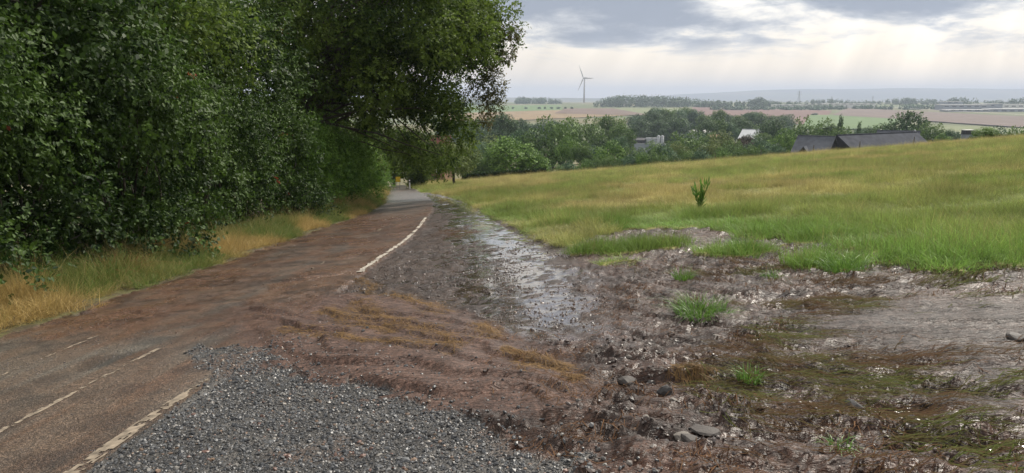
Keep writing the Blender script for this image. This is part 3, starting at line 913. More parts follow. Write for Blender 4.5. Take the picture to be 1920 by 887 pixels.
SG = 'straw drifts left on the mud fan'
drift('straw_drift', 'golden straw clump at the near end of the long white edge line', [(672, 520), (695, 535), (690, 552)], .10, 700, M['straw'], .05, group=SG)
drift('straw_drift', 'upper straw drift beside the wet wash, short and crescent shaped', [(726, 545), (750, 556), (790, 575), (838, 590)], .06, 900, M['straw'], .06, group=SG)
drift('straw_drift', 'longest golden straw drift across the middle of the mud fan', [(660, 573), (700, 597), (735, 615), (790, 628), (830, 642), (864, 662)], .065, 1500, M['straw'], .07, group=SG)
drift('straw_drift', 'straw band below the longest drift, nearer the lane', [(604, 586), (640, 602), (690, 618), (730, 632)], .06, 900, M['straw'], .05, group=SG)
drift('straw_drift', 'thin straw line along the ridge above the bare mud terraces', [(520, 622), (590, 632), (690, 648), (760, 655), (826, 655)], .035, 700, M['straw'], .035, group=SG)
drift('straw_drift', 'short straw tongue at the edge of the wet wash', [(884, 612), (905, 622), (930, 634)], .05, 450, M['straw'], .06, group=SG)
drift('straw_drift', 'rust brown straw heap low on the fan beside the stony wash', [(945, 658), (985, 672), (1010, 678), (1062, 690)], .045, 900, M['straw'], .07, group=SG)
drift('straw_drift', 'tiny straw knot below the rust brown heap', [(1060, 704), (1076, 716)], .03, 200, M['straw'], .05, group=SG)
drift('straw_drift', 'tan straw heap resting on a dark clod in the stony wash', [(1262, 688), (1295, 694), (1325, 704)], .05, 500, M['straw'], .07, group=SG)
drift('root_mat', 'reddish brown root mat in the middle of the far wash', [(822, 434), (850, 437), (885, 441)], .32, 900, M['redstraw'], .10, (.10, .25), cat='roots')


def tuft(label, px, py, width, height, n, mat, lean=.8, seed=0, name='grass_tuft', group='green tufts standing in the mud'):
    x, y = gnd(px, py); r = np.random.default_rng(800 + seed)
    V, F, rnd = blades(n, width / 2, height * .55, height * 1.15, .008, lean, r, segs=4, curl=.75)
    me = mesh_np(name, V, F, mat, {'rnd': ('FLOAT', rnd)})
    return tag(put(name, me, None, (x, y, ground_z(x, y) - .01)), label, 'grass tuft', group)


tuft('largest bright green grass tuft alone in the middle of the mud', 1315, 592, .50, .22, 420, M['tuft'], .95, 1)
tuft('upright light green grass tuft uphill of the largest one', 1281, 528, .22, .22, 130, M['tuft'], .6, 2)
tuft('low yellow green tuft among flattened grass and brown roots', 1405, 712, .16, .12, 90, M['tuft'], .8, 3)
tuft('bushy dark based tuft on the border of mud and meadow', 1580, 512, .42, .30, 300, M['tuft'], .8, 4)
tuft('small pale tuft on the mud between the border grass patches', 1445, 525, .25, .10, 90, M['tuft'], 1.0, 5)
tuft('tuft at the lower edge of the mud beside the big stones', 1575, 840, .12, .08, 60, M['tuft'], 1.0, 6)
tuft('spiky green tuft in the wet hollow behind the mud', 1395, 478, .45, .26, 220, M['tuft'], .55, 7)


def weed():
    x, y = gnd(1311, 404); root = empty('dock_plant', (x, y, ground_z(x, y)))
    tag(root, 'green dock plant standing tall above the meadow grass', 'plant')
    r = np.random.default_rng(5)
    for k in range(6):
        a = r.uniform(0, 6.28); top = Vector((math.cos(a) * .20, math.sin(a) * .12, r.uniform(.45, .8)))
        MB().tube([Vector((0, 0, 0)), top * .5 + Vector((0, 0, .05)), top], [.009, .007, .003], 5).build('stem', M['tuft'], root)
        n = 16; t = r.uniform(.15, 1.0, n); P = np.array(top)[None] * t[:, None]; D = np.stack([r.normal(0, .5, n), r.normal(0, .5, n), r.uniform(.5, 1.6, n)], 1)
        V, F, m = leaf_faces(P, D, r.normal(0, 1, (n, 3)), r.uniform(.12, .24, n), .22, True)
        put('leaves', mesh_np('leaves', V, F, M['tuft'], {'rnd': ('FLOAT', np.repeat(r.uniform(.2, .8, n), m))}), root)



def big_stones():
    mats = [mat_plain('grey_stone', (.065, .058, .054), .65, .4, 18), mat_plain('pale_stone', (.15, .135, .12), .7, .4, 18), mat_plain('dark_stone', (.045, .043, .043), .35, .35, 18)]
    import bmesh
    L_ = [(1177, 710, .13, 0, 'flat grey stone pair lying in the stony wash', .45), (1146, 648, .07, 2, 'small dark square stone high in the wash', .6), (1246, 740, .09, 2, 'dark angular stone beside pale chips in the wash', .7),
          (1222, 704, .06, 2, 'dark chip next to the tan straw heap', .6), (1280, 818, .12, 1, 'pale flat stone near the lower edge of the mud', .3), (1296, 827, .11, 0, 'grey flat stone right beside the pale one', .35),
          (1320, 812, .15, 0, 'long grey slab half sunk in mud', .3), (1600, 762, .12, 2, 'largest dark stone among the combed grass', .55), (1612, 765, .08, 0, 'small grey stone leaning on the largest dark one', .8),
          (1262, 756, .05, 1, 'pale pebble below the dark angular stone', .6), (1210, 795, .06, 1, 'cream pebble low in the stony wash', .6), (1290, 640, .10, 0, 'flat stone just below the largest grass tuft', .3),
          (1345, 636, .09, 1, 'pale stone below the largest grass tuft, beside the flat one', .4), 
          (1902, 640, .13, 0, 'blue grey stone at the outer end of the sand bar', .3), (1085, 760, .05, 0, 'grey pebble where gravel meets the mud', .7), (1180, 668, .05, 1, 'white chip in the middle of the wash', .6)]
    for k, (px, py, s, mi, lab, fl) in enumerate(L_):
        r = random.Random(900 + k)
        bm = bmesh.new(); bmesh.ops.create_icosphere(bm, subdivisions=2, radius=.5)
        nv = [Vector((r.gauss(0, 1), r.gauss(0, 1), r.gauss(0, 1))).normalized() for _ in range(9)]
        for v in bm.verts:
            p = v.co.copy()
            for q in nv:                     # facets: cut the ball back by random planes
                d = p.dot(q) - .36
                if d > 0: p -= q * d
            v.co = Vector((p.x * 1.3, p.y, p.z * fl * 1.5)) * r.uniform(.96, 1.04)
        me = bpy.data.meshes.new('stone'); bm.to_mesh(me); bm.free(); me.materials.append(mats[mi])
        x, y = gnd(px, py); o = put('stone', me, None, (x, y, ground_z(x, y) + s * fl * .08)); o.scale = (s, s, s); o.rotation_euler = (r.uniform(-.15, .15), r.uniform(-.15, .15), r.uniform(0, 6.28))
        tag(o, lab, 'stone', 'stones lying in the mud')


big_stones()

# dead fern on the verge
def fern():
    x, y = -7.35, 12.2; z = ground_z(x, y); r = np.random.default_rng(77)
    V, F, rnd = blades(260, .38, .25, .6, .02, 1.1, r, segs=4, curl=.9)
    me = mesh_np('dead_fern', V, F, M['fern'], {'rnd': ('FLOAT', rnd)})
    tag(put('dead_fern', me, None, (x, y, z)), 'rust red dead fern collapsed in the verge grass', 'fern')


fern()

# ------------------------------------------------------------------ foliage
def leaf_faces(P, D, UP, size, aspect, six):
    """leaves as folded ovals: P base points, D leaf direction, UP rough leaf normal"""
    D = D / np.linalg.norm(D, axis=1, keepdims=True)
    S = np.cross(D, UP); S /= np.linalg.norm(S, axis=1, keepdims=True) + 1e-9
    U = np.cross(S, D); s = size[:, None]; w = s * aspect
    if six:
        V = np.stack([P, P + D * s * .3 + S * w * .5 + U * s * .06, P + D * s * .68 + S * w * .42 + U * s * .05, P + D * s - U * s * .05,
                      P + D * s * .68 - S * w * .42 + U * s * .05, P + D * s * .3 - S * w * .5 + U * s * .06], 1)
        b = np.arange(len(P))[:, None] * 6
        F = np.concatenate([b + np.array([[0, 1, 2, 3]]), b + np.array([[0, 3, 4, 5]])], 0); k = 6
    else:
        V = np.stack([P, P + D * s * .5 + S * w * .5 + U * s * .1, P + D * s, P + D * s * .5 - S * w * .5 + U * s * .1], 1)
        F = np.arange(len(P))[:, None] * 4 + np.array([[0, 1, 2, 3]]); k = 4
    return V.reshape(-1, 3), F, k


def sprays(C, R, n_spray, per, size, r, aspect=.55, six=True, twig=.35, squash=.8, shell=.55, droop=.25, form=.5):
    """leafy twigs spread through clumps: C clump centres (m,3), R clump radii (m)"""
    m = len(C); w = R ** 2 / (R ** 2).sum(); ci = r.choice(m, n_spray, p=w)
    d = r.normal(0, 1, (n_spray, 3)); d /= np.linalg.norm(d, axis=1, keepdims=True)
    rad = R[ci] * (shell + (1 - shell) * r.uniform(0, 1, n_spray) ** .6)
    o = C[ci] + d * rad[:, None] * np.array([1, 1, squash])
    dirv = d * .9 + r.normal(0, .5, (n_spray, 3)) + np.array([0, 0, -droop]); dirv /= np.linalg.norm(dirv, axis=1, keepdims=True)
    L = twig * r.uniform(.5, 1.3, n_spray)
    t = np.tile(np.linspace(.1, 1, per), (n_spray, 1)) + r.uniform(-.06, .06, (n_spray, per))
    P = o[:, None] + dirv[:, None] * (t * L[:, None])[..., None]
    side = r.normal(0, 1, (n_spray, per, 3)) ; side -= (side * dirv[:, None]).sum(-1, keepdims=True) * dirv[:, None]
    side /= np.linalg.norm(side, axis=-1, keepdims=True) + 1e-9
    D = dirv[:, None] * .55 + side * .8 + np.array([0, 0, -.18])
    up = np.array([0, 0, 1.0]) + d[:, None] * form + r.normal(0, .45, (n_spray, per, 3))
    N = n_spray * per
    tone = np.repeat(np.clip(r.normal(.40, .13, n_spray), 0, .9), per) + r.normal(0, .14, N)
    tone += np.repeat((_hash(ci, ci * 3 + 1, 5) - .5) * .55, per)
    red = (np.repeat(r.uniform(0, 1, n_spray), per) < .0012)
    tone = np.where(red, 1.0, np.clip(tone, 0, .84))
    V, F, k = leaf_faces(P.reshape(-1, 3), D.reshape(-1, 3), up.reshape(-1, 3), size * r.uniform(.6, 1.25, N), aspect, six)
    return V, F, np.repeat(tone, k)


def limb(b, p0, p1, r0, r1, r, sag=.12, n=5):
    p0 = Vector(p0); p1 = Vector(p1); L = (p1 - p0).length; pts = []; rad = []
    off = Vector((r.uniform(-1, 1), r.uniform(-1, 1), r.uniform(.2, 1.0))) * L * sag
    for i in range(n + 1):
        t = i / n
        j = Vector((r.uniform(-1, 1), r.uniform(-1, 1), r.uniform(-1, 1))) * L * .025 * (0 < i < n)
        pts.append(p0.lerp(p1, t) + off * math.sin(math.pi * t) + j); rad.append(r0 + (r1 - r0) * t)
    b.tube(pts, rad, 6, False)


weed()
SHRUB = []
def shrub_proto(seed, mat, leaf, n_spray, six):
    """a shrub 4 m tall and 4 m wide, leafy to the ground"""
    r = np.random.default_rng(seed); rr = random.Random(seed)
    C, R = [], []
    for k in range(30):
        z = r.uniform(.35, 3.7); e = math.sqrt(max(.12, 1 - ((z - 1.6) / 2.5) ** 2)); a = r.uniform(0, 6.28); q = 1.75 * e * math.sqrt(r.uniform(.25, 1))
        C.append((q * math.cos(a), q * math.sin(a), z)); R.append(r.uniform(.42, .95))
    C = np.array(C); R = np.array(R)
    V, F, rnd = sprays(C, R, n_spray, 9, leaf, r, six=six, form=1.3, shell=.7)
    fm = mesh_np('foliage', V, F, mat, {'rnd': ('FLOAT', rnd)})
    b = MB()
    for c in C[::2]:
        limb(b, (rr.uniform(-.3, .3), rr.uniform(-.3, .3), -.1), c, .035, .008, rr)
    return fm, b.mesh('stem', M['bark'], True)


PROTO_S = [shrub_proto(11, M['leaf_shrub'], .088, 3000, True), shrub_proto(12, M['leaf_shrub'], .080, 3200, True), shrub_proto(13, M['leaf_lit'], .095, 2600, False), shrub_proto(14, M['leaf_lit'], .11, 2200, False)]


def place_shrub(x, y, sx, sz, rz, proto, label, group):
    root = empty('shrub', (x, y, float(H(x, y))), rz); root.scale = (sx, sx, sz)
    fm, sm = PROTO_S[proto]
    put('foliage', fm, root); put('stem', sm, root)
    tag(root, label, 'shrub', group)


words_n = ['first', 'second', 'third', 'fourth', 'fifth', 'sixth', 'seventh', 'eighth', 'ninth', 'tenth', 'eleventh', 'twelfth', 'thirteenth', 'fourteenth', 'fifteenth', 'sixteenth', 'seventeenth', 'eighteenth', 'nineteenth', 'twentieth']
spots = [(6.5, 2.4, 1.0, 1.25, 0), (9.5, 2.6, 1.05, 1.2, 1), (12.5, 2.8, 1.0, 1.15, 0), (15.5, 2.7, 1.1, 1.3, 1), (18.7, 2.8, 1.1, 1.25, 0), (22, 2.7, 1.0, 1.3, 1), (25.5, 2.9, 1.1, 1.2, 0), (29, 2.6, 1.0, 1.15, 2), (33, 2.5, 1.05, 1.1, 2),
         (37.5, 2.5, 1.05, 1.1, 3), (42, 2.5, 1.1, 1.1, 2), (47, 2.5, 1.15, 1.1, 3), (52.5, 2.4, 1.15, 1.1, 2), (58.5, 2.4, 1.2, 1.1, 3), (65, 2.4, 1.25, 1.15, 2), (72, 2.6, 1.3, 1.2, 3)]
for k, (y, off, sx, sz, pr) in enumerate(spots):
    place_shrub(float(Lx(y)) - off - .15 * (k % 3), y, sx, sz, k * 2.1, pr, ('dark glossy leaved' if pr < 2 else 'lit green') + ' roadside shrub, %s along the verge from the near end' % words_n[k], 'shrubs lining the lane')


for k, (y, off) in enumerate([(5, 5.6), (10.5, 6.0), (16, 6.2), (21.5, 6.0), (27, 6.2)]):
    place_shrub(float(Lx(y)) - off, y, 1.25, 1.1, 1 + k * 1.9, k % 2, 'dark shrub filling in behind the roadside row, %s from the near end' % words_n[k], 'shrubs behind the roadside row')


def mesh_tree(clumps, radii, trunk_base, trunk_top, r0, leaf, n_spray, per, mat, seed, six=False, twig=.45, limbs=None, shell=.5, squash=.75):
    r = np.random.default_rng(seed); rr = random.Random(seed)
    C = np.array(clumps, float); R = np.array(radii, float)
    V, F, rnd = sprays(C, R, n_spray, per, leaf, r, six=six, twig=twig, shell=shell, squash=squash, form=1.1)
    crown = mesh_np('crown', V, F, mat, {'rnd': ('FLOAT', rnd)})
    b = MB(); limb(b, trunk_base, trunk_top, r0, r0 * .55, rr, .03, 6)
    tb, tt = Vector(trunk_base), Vector(trunk_top)
    for i in (limbs if limbs is not None else range(0, len(C), 2)):
        t = rr.uniform(.45, 1.0); st = tb.lerp(tt, t); limb(b, st, C[i], r0 * .22, .015, rr, .10)
    return crown, b.mesh('trunk', M['bark'], True)


def tree_thing(name, label, crown, trunk, loc, cat='tree', group=None, extra=None):
    root = empty(name, loc); put('trunk', trunk, root); put('crown', crown, root)
    return tag(root, label, cat, group)


def oak():
    """the big oak over the lane: clumps fill the outline of its overhanging crown"""
    OUT = [(470, -220), (470, 120), (560, 140), (630, 205), (700, 270), (745, 300), (800, 318), (850, 300), (885, 240), (862, 175), (905, 128), (935, 95), (940, 10), (925, -60), (860, -160), (700, -240)]
    r = np.random.default_rng(31); C, R = [], []
    base = Vector((-11.8, 36.0, 0)); base.z = float(H(base.x, base.y))
    P = np.array(OUT, float)
    while len(C) < 190:
        px, py = r.uniform(470, 950), r.uniform(-240, 325)
        if not in_poly(np.array([px]), np.array([py]), P)[0]: continue
        d = poly_dist(np.array([px]), np.array([py]), P)[0]
        Y = r.uniform(33, 46)
        rad = min(1.7, max(.45, d / FPX * Y * .9)) * r.uniform(.75, 1.05)
        if rad > 1.2 and r.uniform() < .35: continue
        C.append(at(px, py, Y) - base); R.append(rad)
    for (px, py, Y, rad) in [(940, 40, 37, .9), (952, 75, 37, .6), (930, 105, 37, .7), (905, 100, 38, .9), (893, 140, 37, .5), (946, 15, 38, .7), (915, 60, 38, 1.0), (860, 262, 40, .9), (835, 300, 41, .8), (872, 240, 39, .8), (850, 215, 40, 1.0), (820, 315, 42, .6), (600, 215, 44, 1.1), (650, 250, 46, 1.1), (690, 285, 48, 1.0), (730, 306, 50, .9), (640, 205, 44, 1.2), (700, 240, 45, 1.2), (760, 300, 46, 1.0), (745, 265, 46, 1.1), (790, 290, 44, .9),
                             (465, 15, 31, 1.2), (500, 60, 31, 1.2), (480, 100, 31, 1.1), (540, 105, 32, 1.2), (560, 50, 32, 1.3), (520, 10, 32, 1.2), (590, 150, 34, 1.2)]:
        C.append(at(px, py, Y) - base); R.append(rad)
    crown, trunk = mesh_tree([tuple(c) for c in C], R, (0, 0, -.3), (1.0, .5, 9.0), .42, .18, 29000, 8, M['leaf_oak'], 33, six=False, twig=.55, limbs=range(0, len(C), 2), shell=.35)
    root = tree_thing('oak_tree', 'large oak whose dark branches overhang the lane towards the field', crown, trunk, base)
    C2, R2 = [], []
    for (px, py, rad) in [(925, 135, .35), (915, 155, .40), (905, 175, .38), (922, 180, .45), (932, 200, .35), (912, 205, .35), (914, 225, .28), (935, 172, .3), (938, 150, .3), (950, 105, .45), (958, 60, .45), (900, 150, .35), (880, 178, .3), (884, 150, .25)]:
        C2.append(at(px, py, 36.5) - base); R2.append(rad)
    r2 = np.random.default_rng(5)
    V, F, rnd = sprays(np.array([tuple(c) for c in C2]), np.array(R2), 620, 7, .13, r2, six=False, twig=.35, shell=.2)
    fm = mesh_np('hanging_spray', V, F, M['leaf_oldoak'], {'rnd': ('FLOAT', rnd)})
    o = put('hanging_spray', fm, root); o['label'] = 'yellowing leafy spray hanging at the tip of the oak'
    b = MB(); rr = random.Random(3)
    limb(b, at(880, 110, 37) - base, at(925, 160, 36.5) - base, .05, .015, rr); limb(b, at(925, 160, 36.5) - base, at(914, 228, 36.5) - base, .015, .006, rr); limb(b, at(905, 120, 37) - base, at(960, 62, 36.5) - base, .03, .008, rr)
    b.build('twig', M['bark'], root, None, True)


oak()


def broad_tree_clumps(r, n, rx, rz, zc, lo=.3):
    C, R = [], []
    for k in range(n):
        d = r.normal(0, 1, 3); d /= np.linalg.norm(d); q = r.uniform(.45, 1.0) ** .5
        C.append((d[0] * rx * q, d[1] * rx * q, zc + d[2] * rz * q)); R.append(rx * r.uniform(.24, .40))
    return np.array(C), np.array(R)


# taller trees standing behind the shrubs close the view and shade the verge
r_ = np.random.default_rng(55)
bc, bR = broad_tree_clumps(r_, 60, 3.6, 3.8, 6.0)
BT = mesh_tree(bc, bR, (0, 0, -.3), (.2, 0, 6), .26, .16, 6500, 8, M['leaf_oak'], 57, twig=.6, shell=.3)
bc, bR = broad_tree_clumps(r_, 60, 3.8, 3.4, 5.6)
BT2 = mesh_tree(bc, bR, (0, 0, -.3), (-.2, .2, 6), .24, .15, 6500, 8, M['leaf_shrub'], 58, twig=.6, shell=.3)
for k, (x, y, s, lab) in enumerate([(-12.5, 9, 1.0, 'first'), (-12.6, 15, 1.05, 'second'), (-12.8, 21.5, 1.1, 'third'), (-12.4, 28, 1.05, 'fourth'), (-14.5, 47, .9, 'fifth'), (-16.5, 56, .85, 'sixth'), (-19, 67, .85, 'seventh'), (-18, 13, 1.3, 'eighth'), (-18, 24, 1.3, 'ninth'), (-19, 37, 1.3, 'tenth')]):
    c, t = (BT, BT2)[k % 2]
    root = tree_thing('roadside_tree', 'dense dark tree behind the roadside shrubs, %s from the near end' % lab if k < 7 else 'shaded tree deep behind the roadside row, %s one back' % ['first', 'second', 'third'][k - 7], c, t, (x, y, float(H(x, y))), group='trees behind the roadside shrubs')
    root.rotation_euler.z = k * 1.7; root.scale = (s, s, s)

# tree on the field side of the lane, seen down the road
def lane_tree():
    x, y = gnd(768, 354); r = np.random.default_rng(61)
    y = 80.0; x = (775 - 960) / FPX * y + .2
    C, R = broad_tree_clumps(r, 40, 1.7, 2.2, 2.6)
    c, t = mesh_tree(C, R, (0, 0, -.2), (.1, 0, 3.0), .22, .20, 2400, 7, M['leaf_oak'], 63, twig=.5, shell=.3)
    tree_thing('lane_tree', 'bushy tree beside the lane just past the yellow sign', c, t, (x, y, float(H(x, y))))
    # orchard tree in the meadow
    y = 74.0; x = (852 - 960) / FPX * y
    C, R = broad_tree_clumps(r, 34, 2.3, 1.25, 3.0)
    c, t = mesh_tree(C, R, (0, 0, -.2), (-.15, 0, 2.2), .18, .17, 2300, 7, FOL[3], 65, twig=.5, shell=.3)
    tree_thing('fruit_tree', 'small spreading fruit tree with a leaning trunk on the meadow', c, t, (x, y, float(H(x, y))))
    # tall trees beyond, where the lane dips
    C, R = broad_tree_clumps(r, 50, 3.6, 4.2, 5.5)
    c, t = mesh_tree(C, R, (0, 0, -.2), (0, 0, 6), .3, .28, 3000, 7, M['leaf_oak'], 67, twig=.7, shell=.3)
    for k, (px, Y, s, lab) in enumerate([(738, 118, 1.0, 'dark tree closing the end of the lane behind the sign'), (690, 100, 1.0, 'dark tree at the hedge end where the lane dips'), (778, 98, .8, 'leafy tree behind the bushy lane tree')]):
        x = (px - 960) / FPX * Y; root = tree_thing('lane_end_tree', lab, c, t, (x, Y, float(H(x, Y)))); root.rotation_euler.z = k * 2; root.scale = (s, s, s)


lane_tree()

# ------------------------------------------------------------------ valley trees: prototypes, then every tree one by one
def far_proto(seed, kind, mat):
    """unit tree, 1 m tall and about as wide as 2*0.45; scaled when placed"""
    r = np.random.default_rng(seed); rr = random.Random(seed)
    C, R = [], []
    if kind == 'conifer':
        for k in range(46):
            t = r.uniform(0, 1); q = .30 * (1 - t) + .02; a = r.uniform(0, 6.28); C.append((q * math.cos(a), q * math.sin(a), .12 + .86 * t)); R.append(.03 + .07 * (1 - t))
    else:
        n = {'round': 34, 'oval': 34, 'bush': 32}[kind]
        rx, rz, zc = {'round': (.38, .36, .56), 'oval': (.30, .38, .54), 'bush': (.40, .38, .44)}[kind]
        for k in range(n):
            d = r.normal(0, 1, 3); d /= np.linalg.norm(d); q = r.uniform(.5, 1) ** .45
            C.append((d[0] * rx * q, d[1] * rx * q, max(.08, zc + d[2] * rz * q))); R.append(r.uniform(.10, .19))
    C = np.array(C); R = np.array(R)
    V, F, rnd = sprays(C, R, 2300, 5, .030, r, aspect=.8, six=False, twig=.05, shell=.75, droop=.1, form=2.0)
    rad = np.percentile(np.hypot(V[:, 0], V[:, 1]), 97) * 2; top = np.percentile(V[:, 2], 99.7)
    sc = np.array([1 / rad, 1 / rad, 1 / top]); V = V * sc; C = C * sc
    crown = mesh_np('crown', V, F, mat, {'rnd': ('FLOAT', rnd)})
    b = MB(); limb(b, (0, 0, -.05), (0, 0, .6), .028, .012, rr, .02)
    for i in range(0, len(C), 4): limb(b, (0, 0, rr.uniform(.2, .5)), C[i], .010, .003, rr)
    return crown, b.mesh('trunk', M['bark'], True)


FP = {}
for i, (k, mi) in enumerate([('round', 0), ('round', 1), ('round', 2), ('oval', 0), ('oval', 1), ('oval', 4), ('bush', 1), ('bush', 0), ('bush', 3), ('conifer', 2), ('round', 5), ('round', 4), ('bush', 4), ('oval', 3), ('bush', 2)]):
    FP['%s%d' % (k, mi)] = far_proto(900 + i, k, FOL[mi])
TREE_N = [0]


def vtree(px, row, wpx, Y, kind, label, group=None, base=None, hmin=5.0):
    """a tree whose top shows at (px, row) when it stands at depth Y; width in photo pixels"""
    p = at(px, row, Y); x = p.x; z0 = float(H(x, Y)) if base is None else base
    h = max(p.z - z0, hmin); w = wpx / FPX * Y
    TREE_N[0] += 1
    root = empty('valley_tree', (x, Y, z0), TREE_N[0] * 2.39); s = w * 1.06
    c, t = FP[kind]; tr = put('trunk', t, root); cr = put('crown', c, root)
    hc = h if kind.startswith('conifer') else min(h, s * (1.30 if kind.startswith('oval') else 1.08))
    tr.scale = (s, s, h); cr.scale = (s, s, hc); cr.location = (0, 0, h - hc)
    return tag(root, label, 'tree', group)


VG = 'trees in the valley'
for a in [
    (955, 256, 96, 112, 'round1', 'garden tree with a visible dark trunk behind the clipped hedge'),
    (1000, 288, 60, 114, 'bush1', 'low bright tree joined to the garden tree on its field side'),
    (905, 290, 60, 116, 'bush0', 'dull green tree on the lane side of the garden tree'),
    (1030, 221, 104, 165, 'bush0', 'tallest tree of the valley edge, dark and dense with a drooping bright flank'),
    (988, 236, 64, 172, 'bush4', 'broad tree merging with the lane side of the tallest one'),
    (1064, 256, 44, 152, 'bush1', 'drooping light green tree hugging the tallest tree'),
    (940, 212, 62, 250, 'round2', 'hazy tree above the pale willow'),
    (918, 255, 66, 190, 'bush3', 'pale yellowish willow between the hazy tree and the hedge'),
    (890, 268, 55, 175, 'round4', 'bluish round tree beside the pale willow'),
    (885, 240, 60, 240, 'round2', 'dim tree showing under the hanging oak spray'),
    (1090, 266, 42, 148, 'bush0', 'slim dark tree just past the tallest tree'),
    (1114, 274, 42, 156, 'bush4', 'narrow grey green tree before the bright bushy one'),
    (1144, 264, 70, 146, 'bush1', 'bright green bushy tree under the valley wall'),
    (1160, 256, 34, 168, 'round4', 'small pale tree behind the bright green bushy one'),
    (1180, 276, 44, 146, 'bush0', 'rounded dark bush next to the bright green bushy tree'),
    (1098, 220, 84, 235, 'bush0', 'big round dark tree behind the slim one'),
    (1145, 217, 60, 250, 'round0', 'round bluish tree left of the silos'),
    (1170, 230, 50, 232, 'bush0', 'tall tree edging the silo yard'),
    (1202, 224, 46, 430, 'round2', 'dark tree straight above the silo yard wall'),
    (1236, 226, 40, 435, 'round2', 'dusky tree directly behind the silos'),
    (1268, 219, 60, 425, 'round2', 'wide dusky tree behind the silos on the barn side'),
    (1218, 266, 60, 152, 'bush0', 'dark bushy tree right below the silos'),
    (1252, 270, 52, 150, 'bush4', 'dense dark tree below the silos on the barn side'),
    (1290, 247, 84, 195, 'bush0', 'broad tree hiding the white hall roof end'),
    (1272, 266, 40, 160, 'bush3', 'yellow green tree between the dark ones by the silos'),
    (1335, 262, 56, 168, 'bush3', 'loose pale tree in front of the brick shed'),
    (1352, 246, 50, 205, 'oval3', 'upright pale green tree by the white hall'),
    (1375, 264, 48, 165, 'bush0', 'low dark tree on the meadow edge halfway to the barns'),
    (1398, 254, 42, 175, 'round5', 'purple brown leaved tree in front of the pale shed roof'),
    (1425, 258, 50, 170, 'bush4', 'blue green bush on the meadow edge before the barns'),
    (1448, 224, 56, 270, 'round2', 'tall dark tree above the pale shed roof'),
    (1472, 242, 60, 180, 'bush1', 'fresh green tree touching the first barn roof'),
    (1520, 222, 92, 225, 'bush0', 'wide domed tree behind the first barn'),
    (1556, 234, 40, 225, 'round2', 'dark round tree behind the dormer barn'),
    (1578, 220, 34, 225, 'conifer2', 'dark spruce with a bushy foot behind the barns'),
    (1585, 238, 48, 215, 'bush0', 'green bush around the foot of the spruce'),
    (1612, 232, 26, 240, 'conifer2', 'small pointed spruce behind the long roof'),
    (1630, 238, 32, 235, 'bush4', 'low bush behind the middle of the long roof'),
    (1655, 234, 40, 230, 'round0', 'small round tree just left of the great dark one'),
    (1698, 211, 100, 215, 'bush2', 'great dark round tree rising behind the barns'),
    (1748, 231, 54, 200, 'bush0', 'dark green tree at the red gable'),
    (1786, 243, 30, 190, 'oval4', 'slender tree beyond the red gable'),
    (1770, 250, 34, 180, 'bush1', 'pale bush next to the slender tree'),
    (1880, 238, 60, 190, 'bush4', 'bluish bushes at the far field corner, broad clump'),
    (1915, 236, 60, 185, 'bush0', 'bushes at the picture edge beside the broad clump'),
    (1835, 246, 30, 170, 'bush0', 'low bush behind the lone crooked tree'),
    (1308, 250, 50, 240, 'round4', 'bluish tree right in front of the white hall'),
    (1330, 250, 40, 225, 'bush0', 'dark tree between the white hall and the brick shed'),
    (1412, 254, 46, 220, 'bush4', 'blue green tree right below the pale shed roof'),
    (1432, 250, 36, 215, 'round0', 'tree at the barn side of the pale shed roof'),
]:
    vtree(*a, group=VG)
# front hedge row along the brow
for k, (px, row, w) in enumerate([(1042, 309, 46), (1072, 302, 46), (1098, 299, 42), (1120, 296, 36), (1150, 292, 36), (1178, 290, 34), (1206, 286, 40), (1240, 284, 44), (1280, 281, 46), (1318, 279, 46), (1352, 277, 44), (1390, 275, 44), (1424, 272, 40), (1455, 270, 36)]):
    vtree(px, row, w, 138, ['bush0', 'bush4', 'bush1', 'bush0'][k % 4], '%s low bush lining the far edge of the meadow, counted from the tallest tree' % words_n[k], 'bushes along the far meadow edge', hmin=3.0)
# wooded belt in the middle distance
for k in range(34):
    px = 1190 + k * 8.6 + r_.uniform(-5, 5); row = 212 + 4 * math.sin(k * .9) - 7 * math.exp(-((px - 1270) / 40.) ** 2) + r_.uniform(-3, 3) + max(0, (px - 1400) * .10)
    vtree(px, row, r_.uniform(26, 46), r_.uniform(470, 600), ['round2', 'round4', 'oval4', 'round0'][k % 4], 'hazy blue green tree in the wooded belt across the valley', 'wooded belt across the valley')
for k in range(14):
    px = 830 + k * 18 + r_.uniform(-6, 6)
    vtree(px, 226 + r_.uniform(-4, 8), r_.uniform(30, 46), r_.uniform(380, 480), ['round2', 'round4'][k % 2], '%s hazy tree on the valley floor behind the gardens, counted from the oak' % words_n[k], 'valley floor trees behind the gardens')
for k, px in enumerate([1325, 1345, 1365, 1392, 1415, 1470, 1490, 1540, 1600, 1625]):
    vtree(px, [226, 222, 228, 224, 232, 236, 238, 240, 242, 241][k], 40, 300 + 12 * k, ['round2', 'oval0', 'round4'][k % 3], '%s dusky tree between wooded belt and farm, counted from the silo side' % words_n[k], 'trees between wooded belt and farm')


# lone crooked tree at the field corner
vtree(1850, 238, 42, 97, 'round1', 'lone crooked little tree on the skyline of the meadow', base=float(H((1850 - 960) / FPX * 97, 97)), hmin=1.2)
# single far trees in a row on the green slope and others
for k, px in enumerate([962, 986, 1011, 1022, 1034, 1047, 1060, 1072]):
    vtree(px, 200.5, 5 + k % 3, 1560, 'bush2', '%s tiny tree from the left in the field row below the wind turbine' % words_n[k], 'row of tiny field trees', hmin=5)
vtree(1527, 213, 12, 1150, 'bush4', 'lone bush on the far field edge above the spruce', hmin=4)


